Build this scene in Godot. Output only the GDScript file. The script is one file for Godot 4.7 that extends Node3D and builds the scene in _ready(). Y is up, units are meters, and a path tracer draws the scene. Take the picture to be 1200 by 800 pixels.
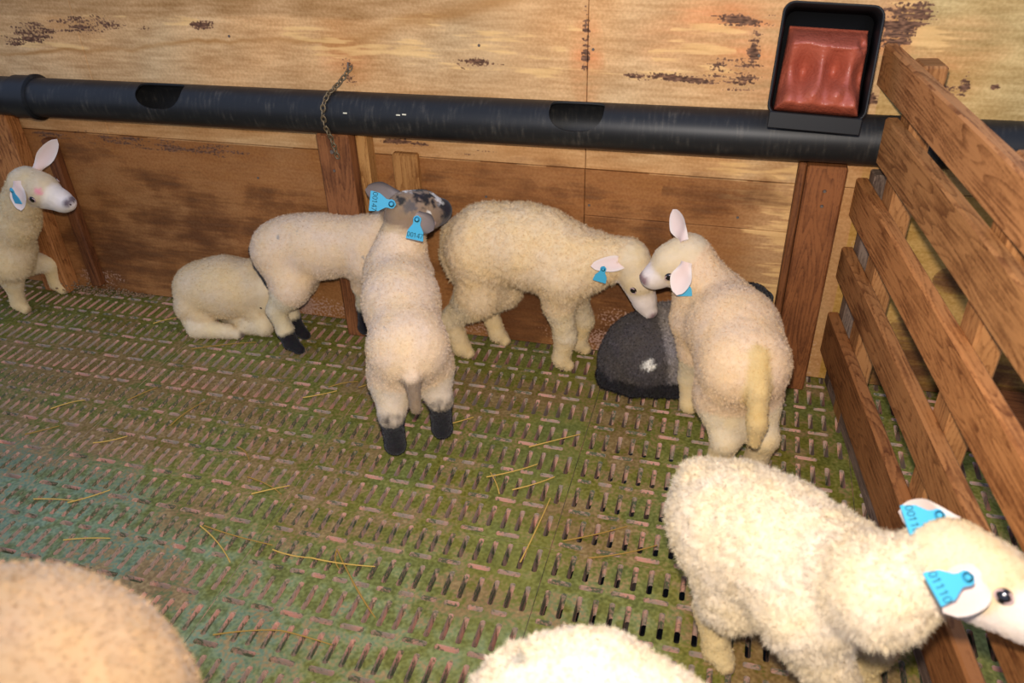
extends Node3D

# ---------------------------------------------------------------- helpers
var rng := RandomNumberGenerator.new()
var mats := {}
var taken := {}

func numbered(called: String) -> String:
	var n: int = taken.get(called, 0)
	taken[called] = n + 1
	return called if n == 0 else "%s_%03d" % [called, n]

func tag(o: Node, label: String, category: String, group := "") -> Node:
	o.set_meta("label", label)
	o.set_meta("category", category)
	if group != "":
		o.set_meta("group", group)
	return o

func base(called: String, at := Vector3.ZERO) -> Node3D:
	var o := Node3D.new()
	o.name = numbered(called)
	add_child(o)
	o.position = at
	return o

func structure(called: String, at := Vector3.ZERO) -> Node3D:
	var o := base(called, at)
	o.set_meta("kind", "structure")
	return o

func part(called: String, mesh: Mesh, mat: Material, parent: Node, at := Vector3.ZERO, turn := Basis.IDENTITY) -> MeshInstance3D:
	var o := MeshInstance3D.new()
	o.name = called
	o.mesh = mesh
	if mat:
		o.material_override = mat
	parent.add_child(o, true)
	o.transform = Transform3D(turn, at)
	return o

func solo(called: String, mesh: Mesh, mat: Material, at := Vector3.ZERO, turn := Basis.IDENTITY) -> MeshInstance3D:
	return part(numbered(called), mesh, mat, self, at, turn)

func srgb(r: float, g: float, b: float) -> Color:
	return Color(r / 255.0, g / 255.0, b / 255.0)

func plain(c: Color, rough := 0.8, spec := 0.5) -> StandardMaterial3D:
	var m := StandardMaterial3D.new()
	m.albedo_color = c
	m.roughness = rough
	m.metallic_specular = spec
	return m

func noise(seed_: int, freq: float, oct := 4) -> FastNoiseLite:
	var n := FastNoiseLite.new()
	n.seed = seed_
	n.noise_type = FastNoiseLite.TYPE_SIMPLEX_SMOOTH
	n.frequency = freq
	n.fractal_type = FastNoiseLite.FRACTAL_FBM
	n.fractal_octaves = oct
	return n

# seamless grey noise as bytes
func noise_bytes(w: int, h: int, seed_: int, freq: float, oct := 4) -> PackedByteArray:
	var im := noise(seed_, freq, oct).get_seamless_image(w, h)
	im.convert(Image.FORMAT_L8)
	return im.get_data()

# stretched noise: made small along x and blown up, so that it runs in streaks
func streak_bytes(w: int, h: int, seed_: int, freq: float, stretch: int, oct := 4) -> PackedByteArray:
	var im := noise(seed_, freq, oct).get_seamless_image(maxi(8, int(w / float(stretch))), h)
	im.convert(Image.FORMAT_L8)
	im.resize(w, h, Image.INTERPOLATE_CUBIC)
	return im.get_data()

func tex(w: int, h: int, rgb: PackedByteArray) -> ImageTexture:
	var im := Image.create_from_data(w, h, false, Image.FORMAT_RGB8, rgb)
	im.generate_mipmaps()
	return ImageTexture.create_from_image(im)

func grey_tex(w: int, h: int, d: PackedByteArray) -> ImageTexture:
	return ImageTexture.create_from_image(Image.create_from_data(w, h, false, Image.FORMAT_L8, d))

# ---------------------------------------------------------------- meshes
func quad(st: SurfaceTool, a: Vector3, b: Vector3, c: Vector3, d: Vector3, n: Vector3, uvs := []) -> void:
	# a b c d run round the face; wound so that n looks out
	var pts := [a, b, c, d]
	var flip := (b - a).cross(c - a).dot(n) > 0.0
	var order := [0, 2, 1, 0, 3, 2] if flip else [0, 1, 2, 0, 2, 3]
	for i in order:
		st.set_normal(n)
		if uvs.size() == 4:
			st.set_uv(uvs[i])
		st.add_vertex(pts[i])

# a board with chamfered edges; uv runs along its longest side in metres
func board(size: Vector3, bevel := 0.003) -> ArrayMesh:
	var st := SurfaceTool.new()
	st.begin(Mesh.PRIMITIVE_TRIANGLES)
	var h := size * 0.5
	var long := 0
	if size.y > size.x and size.y >= size.z: long = 1
	elif size.z > size.x and size.z > size.y: long = 2
	var b := minf(bevel, minf(h.x, minf(h.y, h.z)) * 0.45)
	# 3 faces per corner: build as 6 faces, 12 edge chamfers, 8 corner triangles
	var f := func(ax: int, s: float, u: float, v: float) -> Vector3:
		var a1 := (ax + 1) % 3
		var a2 := (ax + 2) % 3
		var p := Vector3.ZERO
		p[ax] = s * h[ax]
		p[a1] = u * (h[a1] - b)
		p[a2] = v * (h[a2] - b)
		return p
	var uv := func(p: Vector3, ax: int) -> Vector2:
		var other := 3 - long - ax if ax != long else (long + 1) % 3
		if ax == long:
			return Vector2(p[other] * 0.2 + 0.37, p[(long + 2) % 3] + 0.11)
		return Vector2(p[long], p[other] + 0.13 * ax)
	for ax in 3:
		for s in [-1.0, 1.0]:
			var p := [f.call(ax, s, -1.0, -1.0), f.call(ax, s, 1.0, -1.0), f.call(ax, s, 1.0, 1.0), f.call(ax, s, -1.0, 1.0)]
			var n := Vector3.ZERO
			n[ax] = s
			quad(st, p[0], p[1], p[2], p[3], n, [uv.call(p[0], ax), uv.call(p[1], ax), uv.call(p[2], ax), uv.call(p[3], ax)])
	for ax in 3: # edges along ax
		var a1 := (ax + 1) % 3
		var a2 := (ax + 2) % 3
		for s1 in [-1.0, 1.0]:
			for s2 in [-1.0, 1.0]:
				var q := []
				for e in [[-1.0, 0], [1.0, 0], [1.0, 1], [-1.0, 1]]:
					var p := Vector3.ZERO
					p[ax] = e[0] * (h[ax] - b)
					p[a1] = s1 * (h[a1] - (b if e[1] == 1 else 0.0))
					p[a2] = s2 * (h[a2] - (b if e[1] == 0 else 0.0))
					q.append(p)
				var n := Vector3.ZERO
				n[a1] = s1
				n[a2] = s2
				n = n.normalized()
				quad(st, q[0], q[1], q[2], q[3], n, [uv.call(q[0], a1), uv.call(q[1], a1), uv.call(q[2], a1), uv.call(q[3], a1)])
	for sx in [-1.0, 1.0]:
		for sy in [-1.0, 1.0]:
			for sz in [-1.0, 1.0]:
				var s := Vector3(sx, sy, sz)
				var a := Vector3(sx * h.x, sy * (h.y - b), sz * (h.z - b))
				var c := Vector3(sx * (h.x - b), sy * h.y, sz * (h.z - b))
				var d := Vector3(sx * (h.x - b), sy * (h.y - b), sz * h.z)
				var n := s.normalized()
				var tri := [a, d, c] if (c - a).cross(d - a).dot(n) < 0.0 else [a, c, d]
				tri = [tri[0], tri[2], tri[1]]
				for p in tri:
					st.set_normal(n)
					st.set_uv(uv.call(p, 0))
					st.add_vertex(p)
	st.index()
	return st.commit()

# a tube through points, with a radius for each
func tube(pts: Array, radii: Array, sides := 8, caps := true) -> ArrayMesh:
	var st := SurfaceTool.new()
	st.begin(Mesh.PRIMITIVE_TRIANGLES)
	var rings := []
	var u := Vector3.UP
	for i in pts.size():
		var t: Vector3 = ((pts[mini(i + 1, pts.size() - 1)] as Vector3) - (pts[maxi(i - 1, 0)] as Vector3)).normalized()
		if absf(t.dot(u)) > 0.95: u = Vector3.RIGHT
		var r := t.cross(u).normalized()
		u = r.cross(t).normalized()
		var ring := []
		for k in sides:
			var a := TAU * k / sides
			ring.append([(pts[i] as Vector3) + (r * cos(a) + u * sin(a)) * radii[i], r * cos(a) + u * sin(a)])
		rings.append(ring)
	for i in pts.size() - 1:
		for k in sides:
			var k2 := (k + 1) % sides
			var q := [rings[i][k], rings[i][k2], rings[i + 1][k2], rings[i + 1][k]]
			for j in [0, 1, 2, 0, 2, 3]:
				st.set_normal(q[j][1])
				st.set_uv(Vector2(float(k) / sides, i * 0.1))
				st.add_vertex(q[j][0])
	if caps:
		for e in [0, pts.size() - 1]:
			var n: Vector3 = ((pts[0] as Vector3) - (pts[1] as Vector3)).normalized() if e == 0 else ((pts[-1] as Vector3) - (pts[-2] as Vector3)).normalized()
			for k in sides:
				var pair := [rings[e][(k + 1) % sides][0], rings[e][k][0]]
				if ((pair[0] as Vector3) - (pts[e] as Vector3)).cross((pair[1] as Vector3) - (pts[e] as Vector3)).dot(n) > 0.0: pair.reverse()
				for p in [pts[e], pair[0], pair[1]]:
					st.set_normal(n)
					st.set_uv(Vector2.ZERO)
					st.add_vertex(p)
	st.index()
	return st.commit()
const STRAWS := [
	[-0.953, 0.326, -0.887, 0.284],
	[-0.997, 0.382, -0.924, 0.335],
	[-0.813, 0.865, -0.726, 0.866],
	[-0.726, 0.866, -0.591, 0.856],
	[-0.685, 0.833, -0.542, 0.969],
	[-0.649, 0.870, -0.542, 0.969],
	[-1.265, 0.563, -1.237, 0.457],
	[-1.408, 0.860, -1.310, 0.842],
	[-1.255, 0.947, -1.161, 0.919],
	[-1.325, 0.851, -1.259, 0.794],
	[-0.997, 0.842, -0.880, 0.916],
	[-0.988, 0.840, -0.819, 0.854],
	[-0.685, 0.833, -0.658, 0.879],
	[-0.979, 0.683, -0.876, 0.715],
	[-1.059, 0.596, -1.006, 0.630],
	[-0.941, 0.730, -0.871, 0.686],
	[-0.876, 0.309, -0.832, 0.271],
	[-0.452, 0.556, -0.351, 0.488],
	[-0.385, 0.582, -0.304, 0.520],
	[-0.409, 0.601, -0.447, 0.540],
	[-0.315, 0.776, -0.298, 0.588],
	[-0.186, 0.733, -0.059, 0.667],
	[-0.245, 0.701, -0.125, 0.630],
	[-0.816, 1.077, -0.699, 1.038],
	[-0.699, 1.038, -0.593, 1.043],
	[-0.385, 0.435, -0.278, 0.362],
	[-0.606, 0.407, -0.545, 0.358],
	[-1.438, 0.497, -1.396, 0.430],
	[-1.610, 0.574, -1.548, 0.522],
	[-1.610, 0.151, -1.545, 0.096],
	[-1.415, 0.247, -1.254, 0.174],
	[-1.409, 0.664, -1.344, 0.622],
	[-1.598, 0.676, -1.538, 0.628],
]
const CAM_FOV := 45.4047
const CAM_TURN := Vector3(-0.57706, 0.28758, -0.03484)
const WALL_MARKS := {
	"dark": [
		[-1.839, 0.796, 0.070, 0.024, 1.000],
		[-1.710, 0.812, 0.079, 0.021, 1.000],
		[-1.608, 0.825, 0.056, 0.015, 0.700],
		[-1.485, 0.812, 0.028, 0.008, 1.000],
		[-1.317, 0.825, 0.031, 0.010, 1.000],
		[-1.934, 0.769, 0.045, 0.011, 0.600],
		[-0.615, 0.761, 0.045, 0.014, 0.900],
		[-0.584, 0.759, 0.049, 0.010, 0.500],
		[-0.352, 0.796, 0.008, 0.081, 0.550],
		[-0.238, 0.748, 0.026, 0.007, 1.000],
		[-0.134, 0.744, 0.109, 0.011, 0.900],
		[-0.016, 0.742, 0.039, 0.016, 1.000],
		[-0.037, 0.872, 0.045, 0.010, 1.000],
		[-0.060, 0.785, 0.025, 0.011, 0.700],
		[0.008, 0.817, 0.012, 0.038, 0.900],
		[-0.006, 0.764, 0.032, 0.028, 0.800],
		[-0.066, 0.752, 0.032, 0.016, 0.600],
		[0.279, 0.868, 0.029, 0.040, 0.900],
		[0.313, 0.891, 0.028, 0.019, 1.000],
		[0.252, 0.899, 0.032, 0.013, 0.500],
		[0.242, 0.721, 0.024, 0.016, 1.000],
		[0.235, 0.825, 0.016, 0.033, 0.400],
		[0.426, 0.760, 0.011, 0.020, 1.000],
		[0.481, 0.757, 0.009, 0.005, 1.000],
		[0.397, 0.747, 0.022, 0.010, 0.500],
		[-0.939, 0.724, 0.018, 0.029, 0.500],
		[0.036, 0.878, 0.020, 0.013, 0.500],
		[-1.696, 0.516, 0.112, 0.022, 0.500],
		[-1.901, 0.508, 0.053, 0.010, 0.600],
		[-1.466, 0.502, 0.160, 0.020, 0.450],
		[-0.830, 0.560, 0.046, 0.007, 0.900],
		[-0.773, 0.557, 0.032, 0.007, 0.800],
		[-0.583, 0.548, 0.065, 0.007, 0.500],
		[-0.650, 0.539, 0.044, 0.007, 0.500],
	],
	"pale": [
		[-1.508, 0.834, 0.148, 0.012, 0.600],
		[-0.605, 0.748, 0.123, 0.017, 0.700],
		[-0.542, 0.789, 0.090, 0.023, 0.400],
		[-0.442, 0.745, 0.099, 0.011, 0.500],
		[-0.324, 0.750, 0.077, 0.009, 0.800],
		[-0.209, 0.746, 0.112, 0.013, 0.800],
		[-0.121, 0.804, 0.072, 0.032, 0.600],
		[-0.045, 0.762, 0.080, 0.025, 0.800],
		[-0.081, 0.849, 0.070, 0.014, 0.600],
		[0.350, 0.845, 0.039, 0.022, 0.800],
		[0.453, 0.775, 0.062, 0.008, 0.500],
		[0.266, 0.909, 0.047, 0.008, 0.700],
		[-1.792, 0.778, 0.160, 0.022, 0.400],
		[0.084, 0.466, 0.094, 0.062, 0.700],
		[0.140, 0.340, 0.058, 0.130, 0.600],
		[0.036, 0.546, 0.111, 0.028, 0.700],
		[0.137, 0.492, 0.030, 0.120, 0.600],
		[-0.879, 0.797, 0.193, 0.043, 0.450],
		[-0.601, 0.825, 0.199, 0.037, 0.400],
	],
	"raw": [
		[-0.040, 0.876, 0.136, 0.033, 0.800],
		[0.005, 0.791, 0.087, 0.086, 0.600],
		[0.262, 0.851, 0.064, 0.080, 0.600],
		[0.356, 0.788, 0.095, 0.066, 0.350],
		[-0.142, 0.830, 0.107, 0.052, 0.350],
		[-0.350, 0.777, 0.035, 0.090, 0.600],
		[-0.941, 0.755, 0.067, 0.050, 0.450],
		[0.391, 0.839, 0.092, 0.048, 0.300],
	],
	"soil": [
		[-1.438, 0.253, 0.330, 0.108, 0.600],
		[-1.822, 0.158, 0.186, 0.132, 0.800],
		[-1.201, 0.328, 0.157, 0.077, 0.400],
		[-1.602, 0.371, 0.169, 0.079, 0.400],
		[-1.201, 0.195, 0.241, 0.109, 0.700],
		[-0.534, 0.389, 0.133, 0.115, 0.400],
		[-0.721, 0.347, 0.141, 0.142, 0.500],
		[-0.444, 0.488, 0.148, 0.044, 0.400],
		[-0.174, 0.183, 0.171, 0.098, 0.700],
		[-0.305, 0.087, 0.181, 0.079, 0.800],
		[-0.014, 0.479, 0.115, 0.062, 0.300],
		[-0.542, 0.137, 0.165, 0.155, 0.800],
		[-1.789, 0.072, 0.188, 0.062, 0.600],
		[-1.823, 0.406, 0.118, 0.079, 0.300],
		[0.469, 0.043, 0.077, 0.146, 1.000],
		[0.483, -0.118, 0.080, 0.106, 1.000],
		[0.655, -0.005, 0.164, 0.169, 1.000],
		[0.536, 0.317, 0.052, 0.034, 0.800],
		[-0.187, 0.386, 0.143, 0.056, 0.400],
	],
	"mould": [
		[-1.212, 0.067, 0.112, 0.065, 0.800],
		[-1.161, 0.044, 0.112, 0.036, 0.900],
		[-0.304, 0.046, 0.138, 0.038, 0.700],
		[-0.645, 0.026, 0.075, 0.028, 0.500],
		[-0.260, 0.107, 0.068, 0.032, 0.500],
		[-1.894, 0.045, 0.097, 0.026, 0.500],
		[0.291, 0.356, 0.019, 0.064, 0.300],
		[0.203, 0.054, 0.051, 0.076, 0.300],
		[0.045, 0.135, 0.124, 0.035, 0.400],
	],
}
const FLOOR_MARKS := {
	"mud": [
		[-1.513, 0.397, 0.310, 0.168, 0.900],
		[-1.752, 0.411, 0.219, 0.233, 0.800],
		[-1.154, 0.430, 0.238, 0.138, 0.700],
		[-1.433, 0.603, 0.306, 0.090, 0.600],
		[-0.962, 0.557, 0.239, 0.152, 0.500],
		[-0.992, 1.010, 0.072, 0.076, 1.000],
		[-0.903, 0.665, 0.165, 0.080, 0.500],
		[-0.387, 0.250, 0.130, 0.071, 0.600],
		[-0.555, 0.290, 0.133, 0.107, 0.500],
		[-0.184, 0.307, 0.081, 0.136, 0.600],
		[-0.427, 0.430, 0.183, 0.077, 0.400],
		[-0.142, 0.688, 0.102, 0.094, 0.600],
		[-0.088, 0.576, 0.071, 0.105, 0.500],
		[0.158, 0.822, 0.116, 0.141, 0.900],
		[0.274, 0.830, 0.084, 0.116, 0.900],
		[-1.654, 0.584, 0.152, 0.094, 0.600],
		[-0.692, 0.799, 0.166, 0.068, 0.400],
		[-0.403, 0.884, 0.131, 0.059, 0.400],
		[-1.022, 0.804, 0.120, 0.071, 0.600],
		[-0.298, 0.627, 0.109, 0.050, 0.400],
		[0.287, 0.195, 0.057, 0.141, 0.300],
		[-0.855, 0.245, 0.097, 0.115, 0.400],
		[-1.170, 0.318, 0.151, 0.073, 0.500],
	],
	"teal": [  # cool sky light on the near left, put in as teal colour
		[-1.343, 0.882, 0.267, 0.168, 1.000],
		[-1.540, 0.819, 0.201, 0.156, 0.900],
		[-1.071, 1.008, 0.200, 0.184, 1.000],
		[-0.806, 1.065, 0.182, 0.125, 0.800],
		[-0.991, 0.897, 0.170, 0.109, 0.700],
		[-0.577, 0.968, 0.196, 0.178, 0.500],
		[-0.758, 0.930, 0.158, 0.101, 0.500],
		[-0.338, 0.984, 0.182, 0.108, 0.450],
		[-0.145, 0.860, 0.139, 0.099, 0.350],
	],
}
const FLOCK := {
	"cream_side": {"s": 1.0, "bones": [
		[-0.59, 0.346, 0.098, 0.086, -0.4818, 0.3525, 0.098, 0.087, 0.04, "body"],
		[-0.4818, 0.3525, 0.098, 0.087, -0.3765, 0.3192, 0.098, 0.085, 0.04, "body"],
		[-0.5724, 0.3874, 0.098, 0.06, -0.4212, 0.393, 0.098, 0.055, 0.04, "body"],
		[-0.3665, 0.3392, 0.098, 0.075, -0.3194, 0.3302, 0.098, 0.062, 0.035, "body"],
		[-0.3194, 0.3302, 0.098, 0.062, -0.2276, 0.3525, 0.108, 0.047, 0.035, "body"],
		[-0.5931, 0.3257, 0.12, 0.0588, -0.5977, 0.2098, 0.1183, 0.0475, 0.05, "body"],
		[-0.5977, 0.2098, 0.1183, 0.0454, -0.6833, 0.115, 0.106, 0.0275, 0.05, "leg"],
		[-0.6833, 0.115, 0.106, 0.0275, -0.6593, 0.034, 0.106, 0.0243, 0.015, "low"],
		[-0.6593, 0.034, 0.106, 0.0232, -0.6373, 0.014, 0.106, 0.0145, 0.01, "low"],
		[-0.6373, 0.012, 0.106, 0.0125, -0.6303, 0.011, 0.106, 0.0105, 0.006, "hoof"],
		[-0.5876, 0.3044, 0.076, 0.056, -0.5521, 0.2002, 0.0403, 0.044, 0.05, "body"],
		[-0.5521, 0.2002, 0.0403, 0.042, -0.6049, 0.115, 0.022, 0.0255, 0.05, "leg"],
		[-0.6049, 0.115, 0.022, 0.0255, -0.5809, 0.034, 0.022, 0.0225, 0.015, "low"],
		[-0.5809, 0.034, 0.022, 0.0215, -0.5589, 0.014, 0.022, 0.0145, 0.01, "low"],
		[-0.5589, 0.012, 0.022, 0.0125, -0.5519, 0.011, 0.022, 0.0105, 0.006, "hoof"],
		[-0.373, 0.3002, 0.133, 0.063, -0.3837, 0.2124, 0.119, 0.0378, 0.03, "body"],
		[-0.3837, 0.2124, 0.119, 0.0368, -0.3702, 0.105, 0.1018, 0.0278, 0.02, "leg"],
		[-0.3702, 0.105, 0.1018, 0.0278, -0.3822, 0.034, 0.1018, 0.0226, 0.015, "low"],
		[-0.3822, 0.034, 0.1018, 0.0226, -0.3622, 0.014, 0.1018, 0.0145, 0.01, "low"],
		[-0.3622, 0.012, 0.1018, 0.0125, -0.3552, 0.011, 0.1018, 0.0105, 0.006, "hoof"],
		[-0.3609, 0.272, 0.068, 0.06, -0.3639, 0.1969, 0.0446, 0.036, 0.03, "body"],
		[-0.3639, 0.1969, 0.0446, 0.035, -0.3409, 0.105, 0.016, 0.0265, 0.02, "leg"],
		[-0.3409, 0.105, 0.016, 0.0265, -0.3529, 0.034, 0.016, 0.0215, 0.015, "low"],
		[-0.3529, 0.034, 0.016, 0.0215, -0.3329, 0.014, 0.016, 0.0145, 0.01, "low"],
		[-0.3329, 0.012, 0.016, 0.0125, -0.3259, 0.011, 0.016, 0.0105, 0.006, "hoof"],
		[-0.6581, 0.3697, 0.098, 0.03, -0.6745, 0.3012, 0.098, 0.022, 0.02, "body"],
		[-0.6745, 0.3012, 0.098, 0.022, -0.6692, 0.2475, 0.098, 0.014, 0.02, "body"],
		[-0.2076, 0.3525, 0.118, 0.043, -0.186, 0.3065, 0.1236, 0.041, 0.015, "crown"],
		[-0.1911, 0.309, 0.1213, 0.037, -0.1704, 0.2504, 0.1249, 0.0265, 0.012, "face"],
		[-0.1704, 0.2504, 0.1249, 0.026, -0.1584, 0.2248, 0.128, 0.0195, 0.01, "face"],
		[-0.2149, 0.3136, 0.1096, 0.033, -0.1763, 0.2367, 0.1203, 0.019, 0.014, "face"],
		[-0.1535, 0.2209, 0.1363, 0.0115, -0.1485, 0.2221, 0.1266, 0.0115, 0.006, "nose"],
		[-0.1679, 0.2219, 0.1228, 0.011, -0.1729, 0.2305, 0.1213, 0.012, 0.006, "face"],
	], "ears": [[-0.2001, 0.3631, 0.146, -0.2951, 0.3592, 0.185, 0.036, 0.1, 0.55, 0.8]],
	"eyes": [[-0.1962, 0.2943, 0.1616, 0.0088, -0.2212, -0.2559, 0.9411, 0.4228, -0.8995, 0.1098]],
	"tags": [[-0.2643, 0.3586, 0.19, -0.2425, -0.9701, 0, 0.0976, 0.1952, 0.9759, 0.85, ""]],
	"mouth": [[-0.1831, 0.2392, 0.1406, -0.1767, 0.2265, 0.1394, -0.1691, 0.2153, 0.1367, -0.1599, 0.2121, 0.1303, -0.1563, 0.213, 0.1232, -0.1569, 0.2181, 0.1128, -0.1602, 0.2303, 0.1072, -0.1642, 0.2436, 0.1038]], "nostrils": [[-0.1488, 0.2123, 0.1385, 0.066, -0.7828, 0.6188], [-0.1431, 0.2136, 0.1275, 0.6105, -0.6565, -0.4431]],
	"spots": []},
	"cream_rear": {"s": 1.0, "bones": [
		[0.0669, 0.3, 0.414, 0.08, 0.0398, 0.305, 0.3092, 0.082, 0.06, "body"],
		[0.0398, 0.305, 0.3092, 0.082, -0.0048, 0.3, 0.2161, 0.078, 0.06, "body"],
		[-0.0048, 0.32, 0.2161, 0.07, -0.0412, 0.35, 0.1955, 0.056, 0.03, "body"],
		[-0.0412, 0.35, 0.1955, 0.056, -0.0665, 0.398, 0.1742, 0.047, 0.03, "body"],
		[0.0857, 0.29, 0.4072, 0.0588, 0.0966, 0.1938, 0.3679, 0.0493, 0.05, "body"],
		[0.0966, 0.1938, 0.3679, 0.047, 0.1303, 0.115, 0.4138, 0.0286, 0.05, "leg"],
		[0.1303, 0.115, 0.4138, 0.0286, 0.1221, 0.034, 0.3912, 0.0252, 0.015, "low"],
		[0.1221, 0.034, 0.3912, 0.0241, 0.1146, 0.014, 0.3705, 0.0145, 0.01, "low"],
		[0.1146, 0.012, 0.3705, 0.0125, 0.1122, 0.011, 0.364, 0.0105, 0.006, "hoof"],
		[0.0463, 0.29, 0.4215, 0.0588, 0.0312, 0.1938, 0.391, 0.0493, 0.05, "body"],
		[0.0312, 0.1938, 0.391, 0.047, 0.0498, 0.115, 0.4418, 0.0286, 0.05, "leg"],
		[0.0498, 0.115, 0.4418, 0.0286, 0.0417, 0.034, 0.4193, 0.0252, 0.015, "low"],
		[0.0417, 0.034, 0.4193, 0.0241, 0.0342, 0.014, 0.3986, 0.0145, 0.01, "low"],
		[0.0342, 0.012, 0.3986, 0.0125, 0.0318, 0.011, 0.392, 0.0105, 0.006, "hoof"],
		[-0.0386, 0.27, 0.2283, 0.063, -0.0355, 0.1958, 0.2325, 0.0378, 0.03, "body"],
		[-0.0355, 0.1958, 0.2325, 0.0368, -0.0408, 0.105, 0.2125, 0.0278, 0.02, "leg"],
		[-0.0408, 0.105, 0.2125, 0.0278, -0.0367, 0.034, 0.2238, 0.0226, 0.015, "low"],
		[-0.0367, 0.034, 0.2238, 0.0226, -0.0436, 0.014, 0.205, 0.0145, 0.01, "low"],
		[-0.0436, 0.012, 0.205, 0.0125, -0.0459, 0.011, 0.1984, 0.0105, 0.006, "hoof"],
		[0.0215, 0.27, 0.2065, 0.06, 0.0448, 0.1958, 0.1741, 0.036, 0.03, "body"],
		[0.0448, 0.1958, 0.1741, 0.035, 0.0642, 0.105, 0.1093, 0.0265, 0.02, "leg"],
		[0.0642, 0.105, 0.1093, 0.0265, 0.0683, 0.034, 0.1206, 0.0215, 0.015, "low"],
		[0.0683, 0.034, 0.1206, 0.0215, 0.0615, 0.014, 0.1018, 0.0145, 0.01, "low"],
		[0.0615, 0.012, 0.1018, 0.0125, 0.0591, 0.011, 0.0952, 0.0105, 0.006, "hoof"],
		[0.084, 0.345, 0.461, 0.022, 0.0959, 0.29, 0.4939, 0.021, 0.01, "tail"],
		[0.0959, 0.29, 0.4939, 0.021, 0.1027, 0.225, 0.5127, 0.019, 0.01, "tail"],
		[0.1027, 0.225, 0.5127, 0.019, 0.1037, 0.18, 0.5155, 0.012, 0.01, "tail"],
		[-0.0785, 0.41, 0.1742, 0.0464, -0.1109, 0.391, 0.1858, 0.0443, 0.015, "crown"],
		[-0.1064, 0.389, 0.1832, 0.04, -0.1429, 0.3595, 0.1944, 0.0286, 0.012, "face"],
		[-0.1429, 0.3595, 0.1944, 0.0281, -0.1564, 0.3516, 0.1992, 0.0211, 0.01, "face"],
		[-0.0877, 0.3745, 0.171, 0.0356, -0.1438, 0.3445, 0.1916, 0.0205, 0.014, "face"],
		[-0.1671, 0.3548, 0.1984, 0.0124, -0.162, 0.3526, 0.2089, 0.0124, 0.006, "nose"],
		[-0.1502, 0.3424, 0.1942, 0.0119, -0.1409, 0.3468, 0.1907, 0.013, 0.006, "face"],
	], "ears": [[-0.0889, 0.45, 0.1984, -0.1207, 0.5, 0.1441, 0.0454, -0.5, 0.1, 0.85], [-0.0756, 0.44, 0.2742, -0.0868, 0.375, 0.3051, 0.0454, -0.3, 0.2, 0.9]],
	"eyes": [[-0.1475, 0.393, 0.1556, 0.0095, -0.661, 0.1902, -0.7259, -0.8245, -0.4838, 0.2934], [-0.1111, 0.3767, 0.231, 0.0095, 0.1582, -0.1765, 0.9715, -0.8245, -0.4838, 0.2934]],
	"tags": [[-0.0742, 0.395, 0.2664, 0.0485, -0.969, 0.2423, 0.1952, 0.0976, 0.9759, 0.9, ""]],
	"mouth": [[-0.1434, 0.3604, 0.1694, -0.1542, 0.3516, 0.1759, -0.1636, 0.3439, 0.1846, -0.1658, 0.3416, 0.1967, -0.1621, 0.3399, 0.2043, -0.1512, 0.3383, 0.2103, -0.1375, 0.3441, 0.2107, -0.1242, 0.3518, 0.2091]], "nostrils": [[-0.1767, 0.3507, 0.2013, -0.9156, -0.2725, -0.2957], [-0.171, 0.3481, 0.2131, -0.4036, -0.5016, 0.7652]],
	"spots": []},
	"black_leg_rear": {"s": 1.0, "bones": [
		[-0.6361, 0.285, 0.4899, 0.075, -0.7016, 0.315, 0.3583, 0.075, 0.06, "body"],
		[-0.7016, 0.315, 0.3583, 0.075, -0.7498, 0.335, 0.2546, 0.068, 0.06, "body"],
		[-0.7498, 0.355, 0.2546, 0.062, -0.7417, 0.395, 0.2363, 0.05, 0.04, "body"],
		[-0.7417, 0.395, 0.2363, 0.049, -0.7378, 0.44, 0.2029, 0.045, 0.03, "neck"],
		[-0.6181, 0.275, 0.4812, 0.0588, -0.6156, 0.198, 0.4352, 0.0462, 0.05, "body"],
		[-0.6156, 0.198, 0.4352, 0.0441, -0.5809, 0.135, 0.4726, 0.0268, 0.05, "leg"],
		[-0.5809, 0.135, 0.4726, 0.0268, -0.5914, 0.034, 0.451, 0.0236, 0.015, "low"],
		[-0.5914, 0.034, 0.451, 0.0226, -0.601, 0.014, 0.4312, 0.0145, 0.01, "low"],
		[-0.601, 0.012, 0.4312, 0.0125, -0.604, 0.011, 0.4249, 0.0105, 0.006, "hoof"],
		[-0.6541, 0.275, 0.4986, 0.0588, -0.6821, 0.198, 0.489, 0.0462, 0.05, "body"],
		[-0.6821, 0.198, 0.489, 0.0441, -0.6664, 0.135, 0.5533, 0.0268, 0.05, "leg"],
		[-0.6664, 0.135, 0.5533, 0.0268, -0.6769, 0.034, 0.5317, 0.0236, 0.015, "low"],
		[-0.6769, 0.034, 0.5317, 0.0226, -0.6865, 0.014, 0.5119, 0.0145, 0.01, "low"],
		[-0.6865, 0.012, 0.5119, 0.0125, -0.6895, 0.011, 0.5056, 0.0105, 0.006, "hoof"],
		[-0.7264, 0.305, 0.2433, 0.057, -0.7402, 0.215, 0.2431, 0.0342, 0.03, "body"],
		[-0.7402, 0.215, 0.2431, 0.0333, -0.7687, 0.105, 0.2188, 0.0252, 0.02, "leg"],
		[-0.7687, 0.105, 0.2188, 0.0252, -0.7635, 0.034, 0.2296, 0.0204, 0.015, "low"],
		[-0.7635, 0.034, 0.2296, 0.0204, -0.7722, 0.014, 0.2116, 0.0145, 0.01, "low"],
		[-0.7722, 0.012, 0.2116, 0.0125, -0.7752, 0.011, 0.2053, 0.0105, 0.006, "hoof"],
		[-0.7732, 0.305, 0.2659, 0.057, -0.7981, 0.215, 0.2575, 0.0342, 0.03, "body"],
		[-0.7981, 0.215, 0.2575, 0.0333, -0.8402, 0.105, 0.2233, 0.0252, 0.02, "leg"],
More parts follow.
